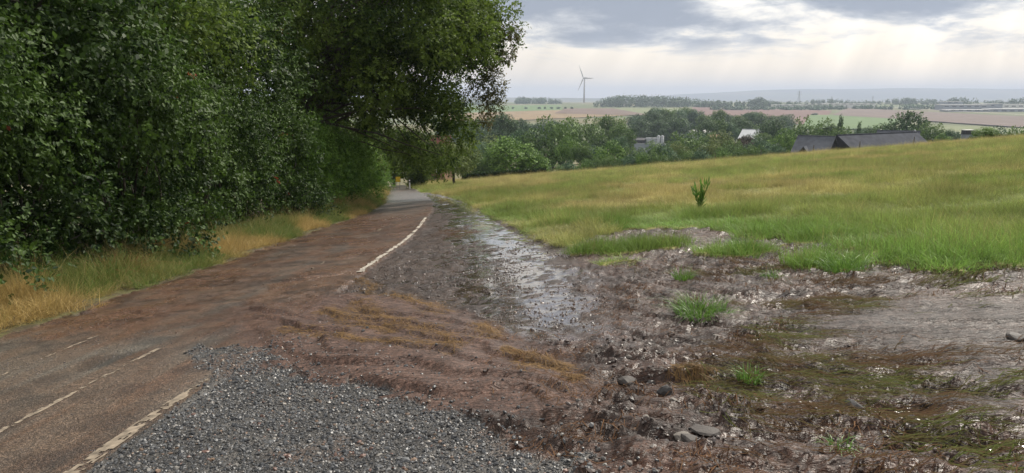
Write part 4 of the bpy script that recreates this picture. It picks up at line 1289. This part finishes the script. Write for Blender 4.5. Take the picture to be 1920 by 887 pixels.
def wood(name, label, pix, Y, depth, n, mat, seed):
    """a far-off wood that reads as one mass: many crowns in one mesh"""
    r = np.random.default_rng(seed); C, R = [], []
    xs = np.array([p[0] for p in pix]); ys = np.array([p[1] for p in pix])
    for k in range(n):
        px = r.uniform(xs[0], xs[-1]); row = np.interp(px, xs, ys); Yk = Y + r.uniform(0, depth)
        t = at(px, row, Y); x = (px - 960) / FPX * Yk; z0 = float(H(x, Yk)); h = max(4.0, (t.z - z0)) * r.uniform(.72, 1.0)
        for j in range(3):
            C.append((x + r.normal(0, 2), Yk + r.normal(0, 2), z0 + h * (.25 + .33 * j))); R.append(max(2.2, h * r.uniform(.26, .40)))
    C, R = np.array(C), np.array(R)
    o0 = C.mean(0); o0[2] = float(H(o0[0], o0[1]))
    V, F, rnd = sprays(C - o0, R, n * 34, 3, 3.0, r, aspect=.8, six=False, twig=2.5, shell=.5, form=1.6)
    return tag(put(name, mesh_np(name, V, F, mat, {'rnd': ('FLOAT', rnd)}), None, tuple(o0)), label, kind='stuff')


wood('far_wood', 'small far-off wood on the skyline left of the wind turbine', [(964, 187), (978, 183), (1000, 185), (1020, 184), (1052, 190)], 2250, 120, 60, FOL[2], 1)
wood('far_wood', 'long far-off wood on the skyline right of the wind turbine', [(1112, 192), (1130, 185), (1160, 181), (1200, 180), (1250, 183), (1275, 185), (1300, 188), (1320, 190)], 1750, 200, 170, FOL[2], 2)
wood('far_wood', 'strip of woodland joining the long wood to the factory', [(1300, 193), (1340, 191), (1370, 192), (1400, 190), (1418, 183), (1424, 190), (1460, 193), (1500, 193)], 1700, 120, 110, FOL[2], 3)
wood('far_wood', 'tree line on the skyline behind the long factory', [(1500, 189), (1530, 187), (1560, 188), (1590, 190), (1640, 190), (1668, 185), (1690, 186), (1720, 188), (1750, 188)], 2100, 100, 90, FOL[2], 4)
wood('far_wood', 'tree line around the right-hand factory halls', [(1750, 191), (1766, 186), (1790, 183), (1805, 187), (1840, 191), (1880, 187), (1920, 185), (1980, 186)], 1900, 100, 80, FOL[2], 5)
wood('far_wood', 'hazy green strip in front of the long factory', [(1440, 203), (1490, 200), (1530, 199), (1580, 200), (1640, 199), (1690, 198), (1740, 199)], 1520, 60, 80, FOL[4], 6)
wood('far_wood', 'wood at the left skyline glimpsed past the oak', [(780, 190), (840, 187), (900, 190), (925, 193)], 1900, 150, 60, FOL[2], 8)
wood('far_wood', 'low scrub between the factory and the ploughed field', [(1330, 201), (1400, 201), (1440, 203), (1500, 206), (1540, 207)], 1450, 50, 50, FOL[4], 7)

# ------------------------------------------------------------------ buildings
M['slate'] = mat_plain('slate_roof', (.085, .092, .108), .9, .22, .8, .08)
M['slate2'] = mat_plain('dark_slate_roof', (.055, .060, .074), .9, .22, .8, .08)
M['timber'] = mat_plain('dark_timber', (.035, .036, .040), .8, .3, 2)
M['redboard'] = mat_plain('red_boards', (.24, .040, .035), .75, .25, 2)
M['brick'] = mat_plain('brick_wall', (.20, .115, .075), .85, .25, 3)
M['redtile'] = mat_plain('red_roof_tiles', (.15, .060, .045), .85, .2, 2)
M['white'] = mat_plain('white_render', (.62, .62, .60), .7, .08, 1)
M['metal'] = mat_plain('pale_metal', (.34, .36, .38), .6, .08, 1, .5)
M['hall'] = mat_plain('hall_cladding', (.22, .25, .29), .6, .12, .1)
M['glass'] = mat_plain('window_glass', (.03, .035, .045), .08, .2, 1, .6)
M['hallroof'] = mat_plain('hall_roof', (.55, .55, .53), .7, .05, .1)
M['wood_post'] = mat_plain('weathered_post', (.085, .070, .058), .85, .3, 8)
M['steel'] = mat_plain('galvanised_steel', (.20, .21, .22), .5, .1, 2, .5)
M['turbine'] = mat_plain('turbine_paint', (.30, .28, .27), .5, .05, .05)
M['yellow'] = mat_plain('sign_yellow', (.62, .42, .04), .45, .1, 4)
M['black'] = mat_plain('black_paint', (.015, .015, .016), .5, .1, 4)


def gable(name, label, cx, cy, rz, ln, wd, eave, ridge, wall, roof, base=None, over=.4, cat='building', group=None, windows=(), dormers=(), door=None, skirt=3.0):
    """a gabled building: walls, two roof slopes with eaves, windows with frame and pane, dormers. Local x runs along the ridge, -y faces the camera"""
    z0 = float(H(cx, cy)) if base is None else base
    root = empty(name, (cx, cy, z0), rz)
    a, b = ln / 2, wd / 2
    V = [(-a, -b, -skirt), (a, -b, -skirt), (a, b, -skirt), (-a, b, -skirt), (-a, -b, eave), (a, -b, eave), (a, b, eave), (-a, b, eave), (-a, 0, ridge - .12), (a, 0, ridge - .12)]
    F = [(0, 1, 5, 4), (2, 3, 7, 6), (1, 2, 6, 9, 5), (3, 0, 4, 8, 7)]
    MB().add(V, F).build('wall', wall, root)
    sl = (ridge - eave) / b; t = .22; rf = None
    for s in (-1, 1):
        e = b + over; ze = eave - over * sl; A = a + over
        V = [(-A, s * e, ze), (A, s * e, ze), (A, 0, ridge), (-A, 0, ridge), (-A, s * e, ze - t), (A, s * e, ze - t), (A, 0, ridge - t), (-A, 0, ridge - t)]
        q = MB().add(V, [(0, 1, 2, 3), (7, 6, 5, 4), (0, 4, 5, 1), (1, 5, 6, 2), (3, 7, 4, 0)]).build('roof_slope', roof, root)
        rf = rf or q
    MB().box(-a - over, a + over, -.16, .16, ridge - .05, ridge + .10).build('ridge_cap', roof, root)
    for (x, zz, w, h) in windows:
        f = MB().box(x - w / 2, x + w / 2, -b - .06, -b - .01, zz, zz + h).build('window', M['white'], root)
        MB().box(x - w / 2 + .08, x + w / 2 - .08, -b - .075, -b - .062, zz + .08, zz + h - .08).build('pane', M['glass'], f)
    if door:
        x, w, h = door; MB().box(x - w / 2, x + w / 2, -b - .07, -b - .01, -.1, h).build('door', M['timber'], root)
    for (x, w, h) in dormers:
        yb = -b + .35; z1 = eave + .3 * sl; yr = -b + (h + z1 - eave) / sl
        V = [(x - w / 2, yb, z1), (x + w / 2, yb, z1), (x, yb, z1 + h)]
        d = MB().add(V, [(0, 1, 2)]).build('dormer', M['timber'], root)
        for s in (-1, 1):
            k = w / 2 + .3; zk = z1 - .3 * h / (w / 2)
            MB().add([(x + s * k, yb - .35, zk), (x, yb - .35, z1 + h + .02), (x, yr, z1 + h + .02), (x + s * k, yb + .8, zk + .02), (x + s * k, yb - .35, zk - .18), (x, yb - .35, z1 + h - .16)],
                     [(0, 1, 2, 3), (0, 4, 5, 1)]).build('dormer_roof', roof, d)
    return tag(root, label, cat, group)


def barn_at(px0, row0, Y0, px1, row1, Y1, wd, rise, **k):
    """a gabled building whose ridge runs between two photo points at given depths"""
    p = at(px0, row0, Y0); q = at(px1, row1, Y1); c = (p + q) / 2; d = q - p
    zr = c.z; eave_z = zr - rise; z0 = eave_z - k.pop('wallh', 3.6)
    return gable(cx=c.x, cy=c.y, rz=math.atan2(d.y, d.x), ln=math.hypot(d.x, d.y), wd=wd, eave=eave_z - z0, ridge=zr - z0, base=z0, **k)


barn_at(1500, 254, 140, 1563, 256, 136, 9.5, 3.6, name='barn', label='grey roofed barn with a dark dormer gable, leftmost of the farm', wall=M['timber'], roof=M['slate'], skirt=6, dormers=[(-1.0, 2.4, 1.5)])
barn_at(1572, 253.5, 138, 1716, 247, 150, 10.0, 3.6, name='barn', label='longest farm building with one unbroken slate roof', wall=M['timber'], roof=M['slate2'], skirt=6, dormers=())
barn_at(1648, 244, 162, 1722, 246, 158, 9, 3.0, name='barn', label='low roof showing behind the ridge of the longest barn', wall=M['timber'], roof=M['slate'], skirt=6)
b4 = at(1731, 247, 150)
gable('red_barn', 'small red boarded gable at the end of the longest barn', b4.x, b4.y + 3.0, math.pi / 2 - .5, 6.5, 3.6, 3.0, 4.6, M['redboard'], M['slate'], base=b4.z - 4.6, over=.25, skirt=5)
tp = at(1731, 252.5, 146.2)
# valley sheds and halls
barn_at(1300, 243, 330, 1332, 244, 330, 14, .8, name='hall', label='long white flat roofed hall among the valley trees', wall=M['white'], roof=M['hallroof'], wallh=4, skirt=8)
barn_at(1394, 242, 300, 1428, 243, 296, 14, 3.4, name='shed', label='pale roofed shed behind the purple brown tree', wall=M['brick'], roof=M['metal'], wallh=4, skirt=8)
barn_at(1330, 252, 260, 1348, 252, 260, 8, .8, name='shed', label='low brick shed beside the upright pale tree', wall=M['brick'], roof=M['brick'], wallh=4, skirt=8)
barn_at(1186, 257.5, 395, 1212, 259, 392, 12, .9, name='shed', label='dark roofed open shed left of the silos', wall=M['timber'], roof=M['timber'], wallh=4.5, skirt=8)
for (px, w, lab) in ((1217, 11, 'pale box shaped container left of the silos'), (1227.5, 8, 'narrow pale container touching the silos')):
    p = at(px, 258.5, 388); hw = w / FPX * 388 / 2
    c = empty('container', (p.x, 388, p.z - 3.2))
    MB().box(-hw, hw, -1.5, 1.5, -3, 3.2).build('body', M['metal'], c)
    for k in range(5):
        x = -hw + (k + .5) * hw * .4; MB().box(x - .06, x + .06, -1.58, -1.505, -2.9, 3.1).build('corrugation', M['metal'], c)
    tag(c, lab, 'container')
for (px, lab) in ((1235, 'tall pale grain silo, left one of the pair'), (1242, 'tall pale grain silo, right one of the pair')):
    p = at(px, 253.5, 386); s = empty('silo', (p.x, 386, p.z - 5.4)); rr = .48 * 6.6 / FPX * 386
    MB().tube([(0, 0, -3), (0, 0, 4.8), ], rr, 16).build('body', M['metal'], s, None, True)
    MB().tube([(0, 0, 4.82), (0, 0, 5.2), (0, 0, 5.4)], [rr * 1.03, rr * .6, .12], 16).build('lid', M['metal'], s, None, True)
    for z in (.5, 1.7, 2.9, 4.1): MB().tube([(0, 0, z), (0, 0, z + .08)], rr * 1.03, 16).build('hoop', M['steel'], s, None, True)
    tag(s, lab, 'silo', 'silos in the valley yard')
# yard wall
p = at(1215, 269.5, 380); y_ = empty('yard_wall', (p.x, 380, p.z - 1.6))
MB().box(-10, 10, -.2, .2, -14, 1.6).build('wall', M['hall'], y_); MB().box(-10.1, 10.1, -.26, .26, 1.6, 1.75).build('coping', M['metal'], y_)
tag(y_, 'retaining wall below the silo yard', 'wall')
# white mobile home at the field corner
p = at(1815, 242, 200); mh = empty('mobile_home', (p.x, 200, p.z - 2.0))
MB().box(-1.2, 1.2, -1, 1, .5, 1.6).build('body', M['timber'], mh); MB().box(-1.35, 1.35, -1.1, 1.1, 1.6, 1.85).build('roof', M['hallroof'], mh)
MB().box(-1.1, 1.1, -.9, .9, -4, .5).build('base', M['hall'], mh)
tag(mh, 'small dark hut with a white roof on the far field corner', 'hut')
# house by the lane
hp = (817 - 960) / FPX * 108
gable('brick_house', 'brick house with a red tiled roof half hidden behind the lane trees', hp - 1.2, 111, -.12, 6.0, 6.5, 4.4, 7.6, M['brick'], M['redtile'], base=float(H(hp, 108)) - .4, over=.5, windows=[(.3, 2.0, 1.0, 1.1), (2.1, 2.0, .8, 1.1)], door=(1.3, .9, 1.5))

# factory halls on the plateau
def halls():
    data = [(1450, 1500, 198.5, 196.2, 1600, 'short pale hall at the wooded end of the long factory'), (1500, 1545, 197.2, 195.2, 1640, 'white roofed hall next to the pylon'), (1545, 1636, 196.4, 194.2, 1640, 'longest white roofed factory hall below the skyline'),
            (1760, 1850, 203, 196.5, 1500, 'dark blue factory hall behind the pale track'), (1768, 1800, 194, 190.5, 1800, 'pale upper storey block behind the dark blue hall'), (1832, 1872, 202, 194.5, 1560, 'dark block in the middle of the right-hand factory'),
            (1872, 1960, 203, 195.5, 1560, 'pale hall with a white roof at the picture edge'), (1850, 1960, 212, 204, 1380, 'wide grey hall lowest on the factory site'), (1770, 1850, 209, 205.5, 1380, 'long low grey shed beside the widest hall')]
    for k, (a, b, lo, hi, Y, lab) in enumerate(data):
        p = at(a, hi, Y); q = at(b, hi, Y); c = (p + q) / 2; ln = (q - p).length / 2; h = (lo - hi) / FPX * Y
        root = empty('factory_hall', (c.x, Y, c.z - h))
        MB().box(-ln, ln, -14, 14, -14, h - .6).build('wall', M['hall'] if 'dark' in lab or 'grey' in lab else M['white'], root)
        MB().box(-ln - .6, ln + .6, -14.6, 14.6, h - .6, h + .3).build('roof', M['hallroof'], root)
        for j in range(int(ln * 2 / 16)):
            x = -ln + 9 + j * 16
            MB().box(x - 4.5, x + 4.5, -14.25, -14.02, h * .45, h * .45 + 2.0).build('window', M['glass'], root)
        tag(root, lab, 'factory hall', 'factory halls on the plateau')


halls()


def far_track(pix, Y_w, name, label):
    P = np.array([hit(*q, 600) for q in pix]); V = []; F = []
    for k in range(len(P) - 1):
        for j in range(13):
            t = j / 12; p = P[k] * (1 - t) + P[k + 1] * t
            for s in (0, 1): V.append((p[0], p[1] + s * Y_w, float(H(p[0], p[1] + s * Y_w)) + 2.2))
    n = len(V) // 2
    F = [(2 * i, 2 * i + 2, 2 * i + 3, 2 * i + 1) for i in range(n - 1)]
    tag(MB().add(V, F).build(name, M['track']), label, kind='structure')


M['track'] = mat_plain('pale_track', (.50, .48, .44), .8, .08, .02)
far_track([(1680, 203.5), (1760, 208.5), (1920, 217.5), (1980, 221)], 34, 'path', 'pale gravel track running below the factory')

# wind turbine
def turbine():
    Y = 2780.0; base = at(1095, 192, Y); hub = at(1095, 146.5, Y)
    root = empty('wind_turbine', (base.x, Y, base.z - 8))
    hh = hub.z - base.z + 8
    MB().tube([(0, 0, -4), (0, 0, hh * .5), (0, 0, hh)], [3.6, 3.0, 2.3], 14).build('tower', M['turbine'], root, None, True)
    MB().box(-3, 7.5, -3, 3, hh - 2.6, hh + 2.8).build('nacelle', M['turbine'], root)
    MB().tube([(-6, 0, hh), (-3, 0, hh)], [1.2, 3.0], 12).build('hub', M['turbine'], root, None, True)
    # the rotor is seen obliquely: axis (nacelle) points left and a little towards the viewer
    ax = Vector((-.80, -.60, 0)).normalized(); e1 = Vector((0, 0, 1)); e2 = e1.cross(ax)
    for ang in (-28, 92, 212):
        t = math.radians(ang); d = e1 * math.cos(t) + e2 * math.sin(t); side = d.cross(ax)
        c0 = Vector((-4.5, 0, hh)); V = []; R_ = 58.0; prof = [(0, 1.6, 1.4), (.06, 1.6, 1.3), (.2, 3.0, .8), (.5, 2.0, .5), (.8, 1.3, .3), (1, .5, .12)]
        for (s, w, th) in prof:
            p = c0 + d * (R_ * s)
            for (a, b) in ((-w, 0), (0, -th), (w, 0), (0, th)): V.append(p + side * a + ax * b)
        F = [(i * 4 + k, i * 4 + (k + 1) % 4, (i + 1) * 4 + (k + 1) % 4, (i + 1) * 4 + k) for i in range(len(prof) - 1) for k in range(4)] + [(20, 21, 22, 23)]
        MB().add(V, F).build('blade', M['turbine'], root)
    tag(root, 'three bladed wind turbine standing on the far plateau', 'wind turbine')


turbine()


def pylon(px, top, bot, Y, label, arms=3):
    p = at(px, bot, Y); q = at(px, top, Y); h = q.z - p.z
    root = empty('power_pylon', (p.x, Y, p.z))
    w = h * .11
    for sx in (-1, 1):
        for sy in (-1, 1):
            MB().tube([(sx * w, sy * w, -3), (sx * w * .35, sy * w * .35, h * .6), (0, 0, h)], [.45, .38, .25], 4).build('leg', M['steel'], root)
    b = MB()
    for k in range(7):
        z0, z1 = h * k / 7, h * (k + 1) / 7
        f = lambda z: w * (1 - .65 * min(z / (h * .6), 1)) if z < h * .6 else w * .35 * (1 - (z - h * .6) / (h * .4))
        for s in (-1, 1):
            b.tube([(-s * f(z0), -f(z0), z0), (s * f(z1), -f(z1), z1)], .22, 4)
    b.build('bracing', M['steel'], root)
    for k in range(arms):
        z = h * (.66 + .13 * k); a = h * (.30, .24, .16)[k]
        MB().tube([(-a, 0, z), (0, 0, z + h * .03), (a, 0, z)], [.25, .5, .25], 4).build('crossarm', M['steel'], root)
    return tag(root, label, 'pylon', 'power line pylons')


pylon(1497.5, 170, 191, 2500, 'tallest power pylon, above the woodland strip')
pylon(1559, 180, 190, 3600, 'small hazy pylon right of the tallest one', 2)
pylon(1636, 179, 190, 3600, 'faint pylon above the long factory roof', 2)
pylon(1029, 181, 190, 3300, 'faint pylon above the small wood left of the turbine', 2)

# church spire
p = at(1287, 180, 1950); sp = empty('church_tower', (p.x, 1950, p.z - 26))
MB().box(-3, 3, -3, 3, -10, 12).build('tower', M['timber'], sp); MB().tube([(0, 0, 12), (0, 0, 26)], [3.6, .2], 8).build('spire', M['timber'], sp)
tag(sp, 'dark pointed church spire above the long wood', 'church')

# fence posts on the brow
fence_px = [1340, 1425, 1522, 1608, 1708]
for k, px in enumerate(fence_px):
    Y = 93.0; x = (px - 960) / FPX * Y; z = float(H(x, Y))
    root = empty('fence_post', (x, Y, z), .3 * k)
    MB().tube([(0, 0, -.3), (.02 * (k % 3 - 1), 0, .7), (.05 * (k % 3 - 1), 0, 1.25)], [.06, .055, .05], 7).build('post', M['wood_post'], root)
    MB().tube([(.05 * (k % 3 - 1), 0, 1.255), (.05 * (k % 3 - 1), 0, 1.30)], [.045, .02], 7).build('post_cap', M['wood_post'], root)
    if k >= 3: MB().tube([(.35, 0, -.3), (.08, 0, 1.0)], [.04, .04], 6).build('brace', M['wood_post'], root)
    tag(root, '%s weathered fence post on the brow of the meadow, counted from the valley trees' % words_n[k], 'fence post', 'fence posts on the meadow brow')

# clipped hedge at the meadow's far edge
def clipped_hedge():
    a = at(866, 338, 99); b = at(1024, 324, 99); r = np.random.default_rng(71)
    n = 5200; t = r.uniform(0, 1, n); x = a.x + (b.x - a.x) * t; y = 99 + r.uniform(-.5, .5, n)
    z0 = np.array(H(x, y)); hgt = 1.05
    z = z0 + r.uniform(0, hgt, n)
    side = r.uniform(0, 1, n) < .7; y = np.where(side, 98.5 + r.normal(0, .04, n), y); z = np.where(side, z, z0 + hgt + r.normal(0, .04, n))
    c = np.array([(a.x + b.x) / 2, 99, float(H((a.x + b.x) / 2, 99))])
    V, F, k = leaf_faces(np.stack([x, y, z], 1) - c, r.normal(0, 1, (n, 3)), r.normal(0, 1, (n, 3)), np.full(n, .22), .7, False)
    root = empty('clipped_hedge', tuple(c))
    put('foliage', mesh_np('foliage', V, F, M['leaf_shrub'], {'rnd': ('FLOAT', np.repeat(r.uniform(0, .35, n), k))}), root)
    bx = MB(); m = 12
    for i in range(m):
        x0 = a.x + (b.x - a.x) * i / m; x1 = a.x + (b.x - a.x) * (i + 1) / m; zz = float(H((x0 + x1) / 2, 99)) - c[2]
        bx.box(x0 - c[0], x1 - c[0] - .01, -.38, .38, zz - .5, zz + hgt - .08)
    bx.build('woody_core', M['bark'], root)
    tag(root, 'long dark clipped hedge at the foot of the meadow', 'hedge')


clipped_hedge()

# yellow sign and marker post by the lane
def sign():
    Y = 78.0; x = (745.5 - 960) / FPX * Y; z = float(H(x, Y)); root = empty('road_sign', (x, Y, z))
    top = at(745.5, 331, Y).z - z
    for s in (-1, 1): MB().tube([(s * .17, .03, -.2), (s * .17, .03, top)], .03, 6).build('post', M['steel'], root)
    MB().box(-.27, .27, -.02, .0, top - .62, top).build('panel', M['yellow'], root)
    for a in ((-.27, .27, top - .02, top + .01), (-.27, .27, top - .64, top - .61), (-.29, -.27, top - .64, top + .01), (.27, .29, top - .64, top + .01)):
        MB().box(a[0], a[1], -.028, .004, a[2], a[3]).build('rim', M['black'], root)
    tag(root, 'yellow roadside sign on two posts far down the lane', 'road sign')
    Y = 74.0; x = (767 - 960) / FPX * Y; z = float(H(x, Y)); root = empty('marker_post', (x, Y, z))
    MB().box(-.06, .06, -.05, .05, -.1, .75).build('post', M['white'], root); MB().box(-.065, .065, -.055, .055, .75, .90).build('band', M['black'], root); MB().box(-.06, .06, -.05, .05, .90, 1.0).build('cap', M['white'], root)
    tag(root, 'white roadside marker post in front of the bushy lane tree', 'marker post')


sign()

# ------------------------------------------------------------------ haze
def haze():
    o = MB().box(-21000, 21000, -17000, 17000, -170, 190).build('haze', None) if False else None
    me = bpy.data.meshes.new('haze'); V, F = box_vf(-19000, 19000, -16500, 16500, -160, 175); me.from_pydata(V, [], F)
    m = bpy.data.materials.new('haze_air'); m.use_nodes = True; N, L = m.node_tree.nodes, m.node_tree.links; N.clear()
    v = N.new('ShaderNodeVolumePrincipled'); v.inputs['Color'].default_value = (.70, .80, .98, 1); v.inputs['Density'].default_value = HAZE; v.inputs['Anisotropy'].default_value = 0.0
    out = N.new('ShaderNodeOutputMaterial'); L.new(v.outputs[0], out.inputs['Volume'])
    me.materials.append(m); me.update()
    tag(put('haze', me), 'thin bluish haze filling the air over the valley', kind='stuff')


HAZE = 0.00017
haze()
